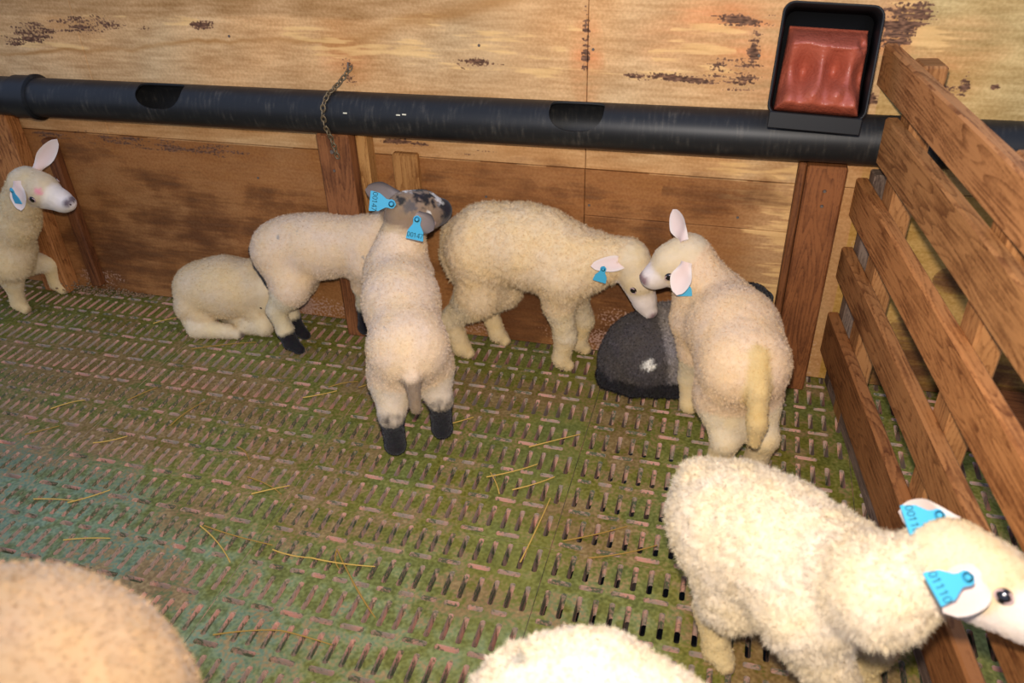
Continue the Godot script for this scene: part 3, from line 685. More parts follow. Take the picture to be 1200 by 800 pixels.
	"mouth": [[0.2234, 0.1709, 1.3177, 0.2347, 0.1625, 1.3153, 0.2457, 0.1555, 1.3107, 0.2525, 0.1548, 1.3013, 0.2526, 0.1548, 1.2933, 0.246, 0.1555, 1.2837, 0.2351, 0.1625, 1.2789, 0.2239, 0.1709, 1.2761]], "nostrils": [[0.2638, 0.1624, 1.3036, 0.6672, -0.4295, 0.6085], [0.264, 0.1624, 1.2912, 0.6825, -0.4295, -0.5914]],
	"spots": [[-0.1759, 0.42, 1.2708, 0.012, 0.33, 0.29, 0.22, 0.5]]},
	"ewe": {"s": 1.75, "bones": [
		[-0.5942, 0.52, 1.5767, 0.185, -0.7838, 0.52, 1.6883, 0.19, 0.06, "body"],
		[-0.7838, 0.52, 1.6883, 0.19, -0.9821, 0.52, 1.8049, 0.18, 0.06, "body"],
		[-0.6297, 0.47, 1.5164, 0.098, -0.6654, 0.3222, 1.5177, 0.077, 0.05, "body"],
		[-0.6654, 0.3222, 1.5177, 0.0735, -0.5657, 0.2013, 1.4555, 0.0446, 0.05, "leg"],
		[-0.5657, 0.2013, 1.4555, 0.0446, -0.6019, 0.0595, 1.4768, 0.0394, 0.015, "low"],
		[-0.6019, 0.0595, 1.4768, 0.0376, -0.6351, 0.0245, 1.4964, 0.0254, 0.01, "low"],
		[-0.6351, 0.0225, 1.4964, 0.0219, -0.6456, 0.0192, 1.5026, 0.0184, 0.006, "hoof"],
		[-1.0175, 0.46, 1.7445, 0.105, -1.0081, 0.3357, 1.7285, 0.063, 0.03, "body"],
		[-1.0081, 0.3357, 1.7285, 0.0613, -1.0367, 0.1837, 1.7326, 0.0464, 0.02, "leg"],
		[-1.0367, 0.1837, 1.7326, 0.0464, -1.0186, 0.0595, 1.722, 0.0376, 0.015, "low"],
		[-1.0186, 0.0595, 1.722, 0.0376, -1.0488, 0.0245, 1.7397, 0.0254, 0.01, "low"],
		[-1.0488, 0.0225, 1.7397, 0.0219, -1.0594, 0.0192, 1.7459, 0.0184, 0.006, "hoof"],
		[-0.5587, 0.47, 1.6371, 0.098, -0.5772, 0.3222, 1.6677, 0.077, 0.05, "body"],
		[-0.5772, 0.3222, 1.6677, 0.0735, -0.4744, 0.2013, 1.6107, 0.0446, 0.05, "leg"],
		[-0.4744, 0.2013, 1.6107, 0.0446, -0.5106, 0.0595, 1.632, 0.0394, 0.015, "low"],
		[-0.5106, 0.0595, 1.632, 0.0376, -0.5438, 0.0245, 1.6515, 0.0254, 0.01, "low"],
		[-0.5438, 0.0225, 1.6515, 0.0219, -0.5544, 0.0192, 1.6577, 0.0184, 0.006, "hoof"],
		[-0.9466, 0.46, 1.8652, 0.105, -0.928, 0.3357, 1.8647, 0.063, 0.03, "body"],
		[-0.928, 0.3357, 1.8647, 0.0613, -0.9455, 0.1837, 1.8878, 0.0464, 0.02, "leg"],
		[-0.9455, 0.1837, 1.8878, 0.0464, -0.9274, 0.0595, 1.8771, 0.0376, 0.015, "low"],
		[-0.9274, 0.0595, 1.8771, 0.0376, -0.9575, 0.0245, 1.8949, 0.0254, 0.01, "low"],
		[-0.9575, 0.0225, 1.8949, 0.0219, -0.9681, 0.0192, 1.9011, 0.0184, 0.006, "hoof"],
		[-0.9821, 0.52, 1.8049, 0.16, -1.1286, 0.6, 1.8911, 0.11, 0.05, "body"],
		[-1.1286, 0.6, 1.8911, 0.11, -1.2751, 0.66, 1.9773, 0.085, 0.05, "body"],
		[-1.2751, 0.66, 1.9773, 0.0752, -1.3292, 0.6204, 2.0091, 0.0718, 0.015, "crown"],
		[-1.321, 0.6181, 2.0043, 0.0648, -1.3809, 0.5597, 2.0395, 0.0464, 0.012, "face"],
		[-1.3809, 0.5597, 2.0395, 0.0455, -1.4071, 0.5405, 2.0549, 0.0341, 0.01, "face"],
		[-1.2869, 0.5975, 1.9842, 0.0578, -1.3806, 0.534, 2.0393, 0.0333, 0.014, "face"],
		[-1.4251, 0.5433, 2.0543, 0.0201, -1.4153, 0.5433, 2.0709, 0.0201, 0.006, "nose"],
		[-1.3957, 0.5261, 2.0482, 0.0192, -1.3821, 0.534, 2.0402, 0.021, 0.006, "face"],
	], "ears": [[-1.3233, 0.673, 1.9325, -1.3714, 0.64, 1.8135, 0.0595, 0, 1, 0], [-1.2594, 0.673, 2.0411, -1.1788, 0.64, 2.141, 0.0595, 0, 1, 0]],
	"eyes": [[-1.3789, 0.6179, 1.9581, 0.0154, -0.7279, -0.0064, -0.6856, -0.7288, -0.534, 0.4287], [-1.3088, 0.6179, 2.0773, 0.0154, 0.2456, -0.0064, 0.9694, -0.7288, -0.534, 0.4287]],
	"tags": [],
	"mouth": [[-1.3914, 0.55, 2.0035, -1.4062, 0.5354, 2.0174, -1.4186, 0.5233, 2.0342, -1.4202, 0.5221, 2.0545, -1.4131, 0.5221, 2.0666, -1.3946, 0.5233, 2.075, -1.3739, 0.5354, 2.0723, -1.3545, 0.55, 2.0662]], "nostrils": [[-1.4392, 0.5355, 2.0612, -0.8872, -0.4272, -0.1742], [-1.4282, 0.5355, 2.0799, -0.2788, -0.4272, 0.8601]],
	"spots": []},
}

# ---------------------------------------------------------------- textures
const WX0 := -2.8
const WX1 := 1.3
const WY1 := 1.2

func soft(e0: float, e1: float, x: float) -> float:
	var t := clampf((x - e0) / (e1 - e0), 0.0, 1.0)
	return t * t * (3.0 - 2.0 * t)

# plywood: one picture for the whole wall, so that stains run over the joints as they do
func plywood_texture() -> ImageTexture:
	var w := 2048
	var h := 600
	var fine := streak_bytes(w, h, 11, 0.16, 10, 4)
	var mid := streak_bytes(w, h, 12, 0.03, 4, 4)
	var blot := noise_bytes(w, h, 13, 0.012, 4)
	var speck := noise_bytes(w, h, 14, 0.22, 3)
	var hatch := streak_bytes(w, h, 16, 0.35, 3, 2)
	var wide := noise_bytes(w, h, 15, 0.004, 3)
	var n := w * h
	var mask := {}
	for kind in WALL_MARKS:
		var a := PackedFloat32Array()
		a.resize(n)
		for e in WALL_MARKS[kind]:
			var reach := 1.7
			var x0 := maxi(0, int((e[0] - e[2] * reach - WX0) / (WX1 - WX0) * w))
			var x1 := mini(w - 1, int((e[0] + e[2] * reach - WX0) / (WX1 - WX0) * w))
			var y0 := maxi(0, int((WY1 - e[1] - e[3] * reach) / WY1 * h))
			var y1 := mini(h - 1, int((WY1 - e[1] + e[3] * reach) / WY1 * h))
			for y in range(y0, y1 + 1):
				var v: float = (WY1 - WY1 * y / h - e[1]) / e[3]
				for x in range(x0, x1 + 1):
					var u: float = (WX0 + (WX1 - WX0) * x / w - e[0]) / e[2]
					var k: float = (1.0 - 0.6 * (u * u + v * v)) * e[4]
					var i := y * w + x
					if k > a[i]: a[i] = k
		mask[kind] = a
	var md: PackedFloat32Array = mask.dark
	var mp: PackedFloat32Array = mask.pale
	var mr: PackedFloat32Array = mask.raw
	var ms: PackedFloat32Array = mask.soil
	var mm: PackedFloat32Array = mask.mould
	var line := [[-2.8, 0.70], [-1.981, 0.729], [-1.552, 0.762], [-1.332, 0.788], [-0.946, 0.796], [-0.68, 0.865], [-0.548, 0.899], [-0.3, 0.97]]
	var out := PackedByteArray()
	out.resize(n * 3)
	for y in h:
		var wy := WY1 - WY1 * y / h
		for x in w:
			var i := y * w + x
			var wx := WX0 + (WX1 - WX0) * x / w
			var f := fine[i] / 255.0 - 0.5
			var m := mid[i] / 255.0 - 0.5
			var b := blot[i] / 255.0 - 0.5
			var s := speck[i] / 255.0 - 0.5
			var wd := wide[i] / 255.0 - 0.5
			# bare upper sheet
			var r := 203.0
			var g := 159.0
			var bl := 108.0
			var q := m * 26.0 + f * 34.0 + s * 30.0 + b * 24.0
			r += q; g += q; bl += q * 0.9
			r += wd * 10.0; g -= wd * 12.0; bl -= wd * 24.0
			if wx > 0.27:
				g -= 8.0; bl -= 16.0; r -= 14.0
			# grey band along the top of the left sheet
			var edge := 0.832 + (wx + 1.9) * 0.018 + m * 0.012
			var gr := soft(edge - 0.006, edge + 0.012, wy) * soft(-0.5, -0.72, wx)
			r = lerpf(r, 172.0 + q, gr * 0.75); g = lerpf(g, 132.0 + q, gr * 0.75); bl = lerpf(bl, 86.0 + q, gr * 0.75)
			# tide mark
			if wx < -0.3 and wy > 0.66:
				for k in line.size() - 1:
					if wx >= line[k][0] and wx < line[k + 1][0]:
						var t: float = (wx - line[k][0]) / (line[k + 1][0] - line[k][0])
						var ly := lerpf(line[k][1], line[k + 1][1], t) + b * 0.02
						var wdt := 0.005 if wx < -1.0 else 0.016
						var c := exp(-pow((wy - ly) / wdt, 2.0)) * (0.55 + m)
						r = lerpf(r, 150.0, c * 0.7); g = lerpf(g, 98.0, c * 0.7); bl = lerpf(bl, 42.0, c * 0.7)
			# soiled lower sheets
			if wy < 0.522 + m * 0.006:
				var lo := 0.82
				if wx > 0.27: lo = 0.30
				elif wx > -0.02: lo = 0.82 - 0.5 * soft(-0.02, 0.12, wx)
				lo = clampf(lo + b * 0.5 + m * 0.35 + f * 0.25, 0.0, 1.0)
				var qq := q * 0.8
				r = lerpf(r, 138.0 + qq, lo); g = lerpf(g, 86.0 + qq, lo); bl = lerpf(bl, 42.0 + qq * 0.7, lo)
				if wx > 0.27:
					r = lerpf(r, 178.0 + q, 0.6); g = lerpf(g, 136.0 + q, 0.6); bl = lerpf(bl, 62.0 + q, 0.6)
			elif wy < 0.60:
				var lo2 := clampf(0.25 + m * 1.2 + b * 0.8, 0.0, 0.7)
				r = lerpf(r, 150.0 + q, lo2); g = lerpf(g, 100.0 + q, lo2); bl = lerpf(bl, 52.0 + q, lo2)
			# bits of raw orange veneer, pale peel, bare dark core, dirt, mould
			var k2 := clampf(mr[i] * (0.8 + m * 2.0 + f), 0.0, 1.0)
			if k2 > 0.0:
				r = lerpf(r, 206.0 + q * 0.7, k2 * 0.8); g = lerpf(g, 126.0 + q * 0.7, k2 * 0.8); bl = lerpf(bl, 72.0 + q * 0.7, k2 * 0.8)
			if mp[i] > 0.0:
				k2 = clampf((mp[i] + m * 2.2 + f * 1.4 - 0.38) * 3.0, 0.0, 1.0)
				r = lerpf(r, 228.0 + f * 30.0, k2 * 0.65); g = lerpf(g, 184.0 + f * 30.0, k2 * 0.65); bl = lerpf(bl, 118.0 + f * 24.0, k2 * 0.65)
			if ms[i] > 0.0:
				k2 = clampf((ms[i] + b * 1.0 + m * 0.9 + f * 0.7 - 0.06) * 1.1, 0.0, 0.88)
				r = lerpf(r, 88.0 + q * 0.6, k2); g = lerpf(g, 52.0 + q * 0.6, k2); bl = lerpf(bl, 26.0 + q * 0.5, k2)
			if md[i] > 0.0:
				k2 = clampf((md[i] + m * 1.3 + f * 1.6 + s * 1.3 - 0.46) * 4.0, 0.0, 1.0)
				var hh := hatch[i] / 255.0 - 0.5
				r = lerpf(r, 104.0 + hh * 110.0, k2); g = lerpf(g, 72.0 + hh * 86.0, k2); bl = lerpf(bl, 52.0 + hh * 66.0, k2)
			if mm[i] > 0.0:
				k2 = clampf((mm[i] + s * 1.6 + b * 1.2 - 0.35) * 2.0, 0.0, 0.8)
				r = lerpf(r, 176.0 + s * 60.0, k2); g = lerpf(g, 140.0 + s * 60.0, k2); bl = lerpf(bl, 124.0 + s * 60.0, k2)
			out[i * 3] = clampi(int(r), 0, 255)
			out[i * 3 + 1] = clampi(int(g), 0, 255)
			out[i * 3 + 2] = clampi(int(bl), 0, 255)
	return tex(w, h, out)

# sawn softwood, grain along u
func wood_texture(c0: Array, c1: Array, seed_: int) -> ImageTexture:
	var w := 1024
	var h := 256
	var warp := streak_bytes(w, h, seed_, 0.012, 6, 3)
	var fine := streak_bytes(w, h, seed_ + 1, 0.2, 14, 3)
	var blot := noise_bytes(w, h, seed_ + 2, 0.012, 4)
	var speck := noise_bytes(w, h, seed_ + 3, 0.2, 3)
	var out := PackedByteArray()
	out.resize(w * h * 3)
	for i in w * h:
		var v := float(i / w) / h
		var ring := v * 9.0 + warp[i] / 255.0 * 11.0
		var t := ring - floorf(ring)
		t = pow(t, 2.5) * 0.75 + (fine[i] / 255.0 - 0.5) * 0.9 + (blot[i] / 255.0 - 0.5) * 1.1 + (speck[i] / 255.0 - 0.5) * 0.5
		t = clampf(t, 0.0, 1.0)
		for k in 3:
			out[i * 3 + k] = clampi(int(lerpf(c0[k], c1[k], t)), 0, 255)
	return tex(w, h, out)

func wood(called: String, c0: Array, c1: Array, seed_: int, rough := 0.62) -> void:
	var t := wood_texture(c0, c1, seed_)
	var rel := grey_tex(512, 256, streak_bytes(512, 256, seed_ + 5, 0.12, 8, 3))
	for k in 5:
		var m := StandardMaterial3D.new()
		m.albedo_texture = t
		m.uv1_scale = Vector3(0.42, 2.6, 1)
		m.uv1_offset = Vector3(0.21 * k, 0.37 * k, 0)
		m.albedo_color = [Color(1, 1, 1), Color(0.95, 0.96, 0.94), Color(1, 0.97, 0.92), Color(0.9, 0.88, 0.84), Color(0.84, 0.8, 0.76)][k]
		m.roughness = rough
		m.metallic_specular = 0.35
		m.heightmap_enabled = true
		m.heightmap_texture = rel
		m.heightmap_scale = 0.08
		mats["%s%d" % [called, k]] = m

# green slatted plastic under dung and algae
func floor_texture(cols: Array, seed_: int, mud: float) -> ImageTexture:
	var w := 1024
	var big := noise_bytes(w, w, seed_, 0.006, 4)
	var mid := noise_bytes(w, w, seed_ + 1, 0.03, 4)
	var fine := noise_bytes(w, w, seed_ + 2, 0.18, 3)
	var algae := noise_bytes(w, w, seed_ + 3, 0.004, 3)
	var out := PackedByteArray()
	out.resize(w * w * 3)
	for i in w * w:
		var f := fine[i] / 255.0 - 0.5
		var m := mid[i] / 255.0 - 0.5
		var a := clampf((algae[i] / 255.0 - 0.5) * 2.4 + m * 0.6 + 0.5, 0.0, 1.0)
		var k := clampf((big[i] / 255.0 - 0.5 + m * 0.75 + f * 0.5 + mud) * 4.0, 0.0, 1.0)
		for c in 3:
			var v := lerpf(cols[0][c], cols[1][c], a)
			v = lerpf(v, cols[2][c], k * 0.85) + f * 34.0 + m * 22.0
			out[i * 3 + c] = clampi(int(v), 0, 255)
	return tex(w, w, out)

# black plastic with drips, dust and scuffs that run round the pipe
func pipe_texture() -> ImageTexture:
	var w := 512
	var h := 1024
	var drip := streak_bytes(w, h, 151, 0.10, 10, 3)
	var dust := noise_bytes(w, h, 152, 0.012, 4)
	var speck := noise_bytes(w, h, 153, 0.25, 2)
	var out := PackedByteArray()
	out.resize(w * h * 3)
	for i in w * h:
		var d := drip[i] / 255.0 - 0.5
		var u := dust[i] / 255.0 - 0.5
		var s := speck[i] / 255.0 - 0.5
		var k := clampf(0.25 + u * 1.0 + d * 1.3 + s * 0.5, 0.0, 1.0)
		out[i * 3] = int(lerpf(27.0, 60.0, k * k))
		out[i * 3 + 1] = int(lerpf(27.0, 56.0, k * k))
		out[i * 3 + 2] = int(lerpf(27.0, 50.0, k * k))
	return tex(w, h, out)

const FX0 := -2.7
const FX1 := 1.6
const FZ1 := 2.3

# the whole slatted floor in one picture: plastic, algae, dung where it lies, and a painted sky sheen
func slat_texture() -> ImageTexture:
	var w := 2048
	var h := 1095
	var big := noise_bytes(w, h, 201, 0.007, 4)
	var mid := noise_bytes(w, h, 202, 0.035, 4)
	var fine := noise_bytes(w, h, 203, 0.2, 3)
	var n := w * h
	var mask := {}
	for kind in FLOOR_MARKS:
		var a := PackedFloat32Array()
		a.resize(n)
		for e in FLOOR_MARKS[kind]:
			var x0 := maxi(0, int((e[0] - e[2] * 1.5 - FX0) / (FX1 - FX0) * w))
			var x1 := mini(w - 1, int((e[0] + e[2] * 1.5 - FX0) / (FX1 - FX0) * w))
			var y0 := maxi(0, int((e[1] - e[3] * 1.5) / FZ1 * h))
			var y1 := mini(h - 1, int((e[1] + e[3] * 1.5) / FZ1 * h))
			for y in range(y0, y1 + 1):
				var v: float = (FZ1 * y / h - e[1]) / e[3]
				for x in range(x0, x1 + 1):
					var u: float = (FX0 + (FX1 - FX0) * x / w - e[0]) / e[2]
					var k: float = (1.0 - 0.55 * (u * u + v * v)) * e[4]
					var i := y * w + x
					if k > a[i]: a[i] = k
		mask[kind] = a
	var mu: PackedFloat32Array = mask.mud
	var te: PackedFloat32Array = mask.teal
	var out := PackedByteArray()
	out.resize(n * 3)
	for i in n:
		var b := big[i] / 255.0 - 0.5
		var m := mid[i] / 255.0 - 0.5
		var f := fine[i] / 255.0 - 0.5
		var k := clampf(0.5 + b * 1.6 + m * 0.8, 0.0, 1.0)
		var r := lerpf(104.0, 116.0, k)
		var g := lerpf(106.0, 107.0, k)
		var bl := lerpf(50.0, 36.0, k)
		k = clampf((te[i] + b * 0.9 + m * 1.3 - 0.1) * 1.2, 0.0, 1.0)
		r = lerpf(r, 106.0, k); g = lerpf(g, 122.0, k); bl = lerpf(bl, 94.0, k)  # bluish reflection painted into the plastic, with ragged edges
		k = clampf((mu[i] * 0.9 + b * 1.1 + m * 1.5 + f * 1.3 - 0.18) * 2.4, 0.0, 0.9)
		r = lerpf(r, 122.0, k); g = lerpf(g, 94.0, k); bl = lerpf(bl, 56.0, k)
		var q := f * 62.0 + m * 36.0
		out[i * 3] = clampi(int(r + q), 0, 255)
		out[i * 3 + 1] = clampi(int(g + q), 0, 255)
		out[i * 3 + 2] = clampi(int(bl + q * 0.8), 0, 255)
	return tex(w, h, out)

func make_materials() -> void:
	var m := StandardMaterial3D.new()
	m.albedo_texture = plywood_texture()
	m.roughness = 0.6
	m.metallic_specular = 0.35
	m.heightmap_enabled = true
	m.heightmap_texture = grey_tex(1024, 300, streak_bytes(1024, 300, 77, 0.2, 8, 3))
	m.heightmap_scale = 0.1
	mats.ply = m
	wood("rail", [172, 116, 68], [106, 62, 30], 31)
	wood("post", [134, 84, 48], [90, 52, 28], 41)
	wood("pale", [186, 134, 78], [132, 84, 40], 51)
	wood("grey", [128, 104, 88], [78, 60, 50], 61, 0.8)
	# floor
	m = StandardMaterial3D.new()
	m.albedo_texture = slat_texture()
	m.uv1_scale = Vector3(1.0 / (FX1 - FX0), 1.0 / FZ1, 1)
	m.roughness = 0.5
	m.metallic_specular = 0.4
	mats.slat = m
	m = StandardMaterial3D.new()
	m.albedo_texture = floor_texture([[218, 162, 140], [170, 150, 132], [74, 88, 58]], 131, 0.0)
	m.uv1_triplanar = true
	m.uv1_world_triplanar = true
	m.uv1_scale = Vector3.ONE * 3.2
	m.roughness = 0.7
	mats.slot = m
	m = StandardMaterial3D.new()
	m.albedo_texture = floor_texture([[46, 34, 24], [36, 28, 20], [24, 20, 14]], 141, 0.0)
	m.uv1_triplanar = true
	m.uv1_world_triplanar = true
	m.roughness = 0.9
	mats.dung = m
	# black plastic pipe, with scuffs
	m = plain(Color.WHITE, 0.38, 0.55)
	m.roughness = 0.46
	m.metallic_specular = 0.4
	m.uv1_scale = Vector3(1, 1, 1)
	m.albedo_texture = pipe_texture()
	mats.pipe = m
	m = plain(srgb(22, 22, 23), 0.5, 0.35)
	mats.tray = m
	m = plain(srgb(166, 84, 62), 0.38, 0.5)
	m.albedo_texture = floor_texture([[255, 255, 255], [236, 228, 222], [214, 190, 180]], 161, -0.15)
	m.uv1_triplanar = true
	m.uv1_scale = Vector3.ONE * 4.0
	m.heightmap_enabled = true
	m.heightmap_texture = grey_tex(512, 512, noise_bytes(512, 512, 163, 0.05, 4))
	m.heightmap_scale = 0.15
	mats.lick = m
	m = plain(srgb(120, 104, 78), 0.55, 0.5)
	m.metallic = 0.6
	mats.chain = m
	mats.fleck = plain(srgb(206, 198, 170), 0.6, 0.4)
	mats.rust = plain(srgb(128, 82, 58), 0.7, 0.3)
	mats.litter = plain(srgb(132, 104, 76), 0.9, 0.2)
	mats.screw = plain(srgb(96, 84, 74), 0.5, 0.5)
	mats.straw = plain(srgb(188, 150, 70), 0.6, 0.4)
	mats.straw2 = plain(srgb(150, 116, 52), 0.7, 0.3)
	m = plain(srgb(64, 158, 186), 0.42, 0.5)
	mats.tag = m
	mats.tag_print = plain(srgb(28, 62, 66), 0.6, 0.3)
	m = plain(srgb(20, 16, 16), 0.12, 0.6)
	mats.eye = m
	mats.lip = plain(srgb(62, 46, 44), 0.6, 0.3)
	mats.eyelid = plain(srgb(176, 146, 138), 0.6, 0.4)
	# coats take their colour from the vertices
	m = StandardMaterial3D.new()
	m.vertex_color_use_as_albedo = true
	m.roughness = 0.9
	m.metallic_specular = 0.15
	m.rim_enabled = true
	m.rim = 0.25
	m.heightmap_enabled = true
	m.uv1_triplanar = true
	m.uv1_scale = Vector3.ONE * 9.0
	m.heightmap_texture = grey_tex(512, 512, noise_bytes(512, 512, 171, 0.09, 3))
	m.heightmap_scale = 0.06
	mats.coat = m
	m = StandardMaterial3D.new()
	m.vertex_color_use_as_albedo = true
	m.roughness = 0.85
	m.metallic_specular = 0.2
	m.backlight_enabled = true
	m.backlight = Color(0.5, 0.5, 0.5)
	mats.wool = m

# ---------------------------------------------------------------- setting
func sheet(parent: Node, x0: float, x1: float, y0: float, y1: float, z1: float) -> void:
	# a sheet of plywood 18 mm thick whose face lies at z1; uv is its place on the wall
	var st := SurfaceTool.new()
	st.begin(Mesh.PRIMITIVE_TRIANGLES)
	var z0 := z1 - 0.018
	var c := 0.0015
	var uv := func(p: Vector3) -> Vector2: return Vector2((p.x - WX0) / (WX1 - WX0), (WY1 - p.y) / WY1)
	var fa := [Vector3(x0 + c, y0 + c, z1), Vector3(x1 - c, y0 + c, z1), Vector3(x1 - c, y1 - c, z1), Vector3(x0 + c, y1 - c, z1)]
	var ou := [Vector3(x0, y0, z1 - c), Vector3(x1, y0, z1 - c), Vector3(x1, y1, z1 - c), Vector3(x0, y1, z1 - c)]
	var ba := [Vector3(x0, y0, z0), Vector3(x1, y0, z0), Vector3(x1, y1, z0), Vector3(x0, y1, z0)]
	quad(st, fa[0], fa[1], fa[2], fa[3], Vector3.BACK, fa.map(uv))
	quad(st, ba[0], ba[1], ba[2], ba[3], Vector3.FORWARD, ba.map(uv))
	var ns := [Vector3.DOWN, Vector3.RIGHT, Vector3.UP, Vector3.LEFT]
	for k in 4:
		var j := (k + 1) % 4
		var q := [fa[k], fa[j], ou[j], ou[k]]
		quad(st, q[0], q[1], q[2], q[3], (ns[k] + Vector3.BACK).normalized(), q.map(uv))
		q = [ou[k], ou[j], ba[j], ba[k]]
		quad(st, q[0], q[1], q[2], q[3], ns[k], q.map(uv))
	st.index()
	part("plywood_sheet", st.commit(), mats.ply, parent)

func build_wall() -> void:
	var w := structure("wall_back")
	for e in [[-2.75, -1.70, 0.5225, 1.15, 0.0], [-1.699, -0.3478, 0.5225, 1.15, 0.0], [-0.3465, 1.25, 0.5225, 1.15, 0.0],
			[-2.75, -0.98, 0.004, 0.521, 0.003], [-0.978, -0.3478, 0.004, 0.521, 0.002], [-0.3465, 0.16, 0.4025, 0.521, 0.003],
			[-0.3465, 0.16, 0.004, 0.401, 0.002], [0.163, 1.25, 0.004, 0.521, 0.0]]:
		sheet(w, e[0], e[1], e[2], e[3], e[4])
	# framing behind the sheets closes the joints
	part("backing_frame", board(Vector3(4.0, 1.14, 0.03)), mats.post1, w, Vector3(-0.75, 0.575, -0.034))
	for x in [-0.335, 0.02, -0.6, -1.25]:
		for y in [0.43, 0.8]:
			part("screw_head", tube([Vector3(0, 0, 0), Vector3(0, 0, 0.0015)], [0.0035, 0.003], 8), mats.screw, w, Vector3(x, y, 0.003 if y < 0.5 else 0.0))

func wall_post(label: String, x: float, w: float, d: float, y0: float, y1: float, mat: String, z := 0.004, bevel := 0.004) -> MeshInstance3D:
	var o := solo("wall_post", board(Vector3(w, y1 - y0, d), bevel), mats[mat], Vector3(x, (y0 + y1) * 0.5, z + d * 0.5))
	tag(o, label, "post")
	return o

func build_posts() -> void:
	var p := base("wall_post", Vector3(-0.968, 0.0, 0.004))
	tag(p, "brown wooden post under the pipe where the chain hangs", "post")
	part("upright", board(Vector3(0.088, 0.592, 0.075), 0.004), mats.post0, p, Vector3(0, 0.298, 0.0375))
	part("batten", board(Vector3(0.030, 0.592, 0.045), 0.004), mats.pale1, p, Vector3(0.062, 0.298, 0.0225))
	part("screw_head", tube([Vector3.ZERO, Vector3(0, 0, 0.003)], [0.006, 0.005], 8), mats.screw, p, Vector3(-0.004, 0.55, 0.075))
	part("screw_head", tube([Vector3.ZERO, Vector3(0, 0, 0.002)], [0.004, 0.003], 8), mats.screw, p, Vector3(-0.006, 0.50, 0.075))
	wall_post("short pale block of wood on wall behind the mottled lamb head", -0.804, 0.068, 0.022, 0.30, 0.536, "pale3")
	p = base("wall_post", Vector3(0.188, 0.0, 0.004))
	tag(p, "wide dark brown post in the corner beside the slatted fence", "post")
	part("upright", board(Vector3(0.082, 0.588, 0.06), 0.004), mats.post2, p, Vector3(0.004, 0.296, 0.03))
	part("batten", board(Vector3(0.016, 0.588, 0.045), 0.003), mats.post3, p, Vector3(-0.046, 0.296, 0.0225))
	for y in [0.50, 0.535]:
		part("screw_head", tube([Vector3.ZERO, Vector3(0, 0, 0.002)], [0.004, 0.003], 8), mats.screw, p, Vector3(0.006, y, 0.06))
	wall_post("tall post at the left edge behind the walking lamb", -2.035, 0.095, 0.05, 0.004, 0.60, "rail2")
	wall_post("narrow brown upright behind the walking lamb's muzzle", -1.895, 0.035, 0.03, 0.03, 0.505, "post4")

const PITCH := 0.0308
const ROW := 0.0963
const COLS := 19
const PANEL_X := 0.5938
const ROWS := 8
const THICK := 0.045

func hole(top: SurfaceTool, side: SurfaceTool, x0: float, x1: float, z0: float, z1: float, c: float) -> void:
	# the four corners of a slot and its inner faces
	var o := [Vector2(x0 + c, z0), Vector2(x1 - c, z0), Vector2(x1, z0 + c), Vector2(x1, z1 - c), Vector2(x1 - c, z1), Vector2(x0 + c, z1), Vector2(x0, z1 - c), Vector2(x0, z0 + c)]
	for e in [[7, 0, Vector2(x0, z0)], [1, 2, Vector2(x1, z0)], [3, 4, Vector2(x1, z1)], [5, 6, Vector2(x0, z1)]]:
		for p in [o[e[1]], o[e[0]], e[2]]:
			top.set_normal(Vector3.UP)
			top.set_uv(p)
			top.add_vertex(Vector3(p.x, 0, p.y))
	for k in 8:
		var a: Vector2 = o[k]
		var b: Vector2 = o[(k + 1) % 8]
		var n2 := Vector2(-(b - a).y, (b - a).x).normalized()
		quad(side, Vector3(a.x, 0, a.y), Vector3(b.x, 0, b.y), Vector3(b.x, -THICK, b.y), Vector3(a.x, -THICK, a.y), Vector3(n2.x, 0, n2.y))

func flat(top: SurfaceTool, x0: float, x1: float, z0: float, z1: float) -> void:
	quad(top, Vector3(x0, 0, z0), Vector3(x1, 0, z0), Vector3(x1, 0, z1), Vector3(x0, 0, z1), Vector3.UP, [Vector2(x0, z0), Vector2(x1, z0), Vector2(x1, z1), Vector2(x0, z1)])

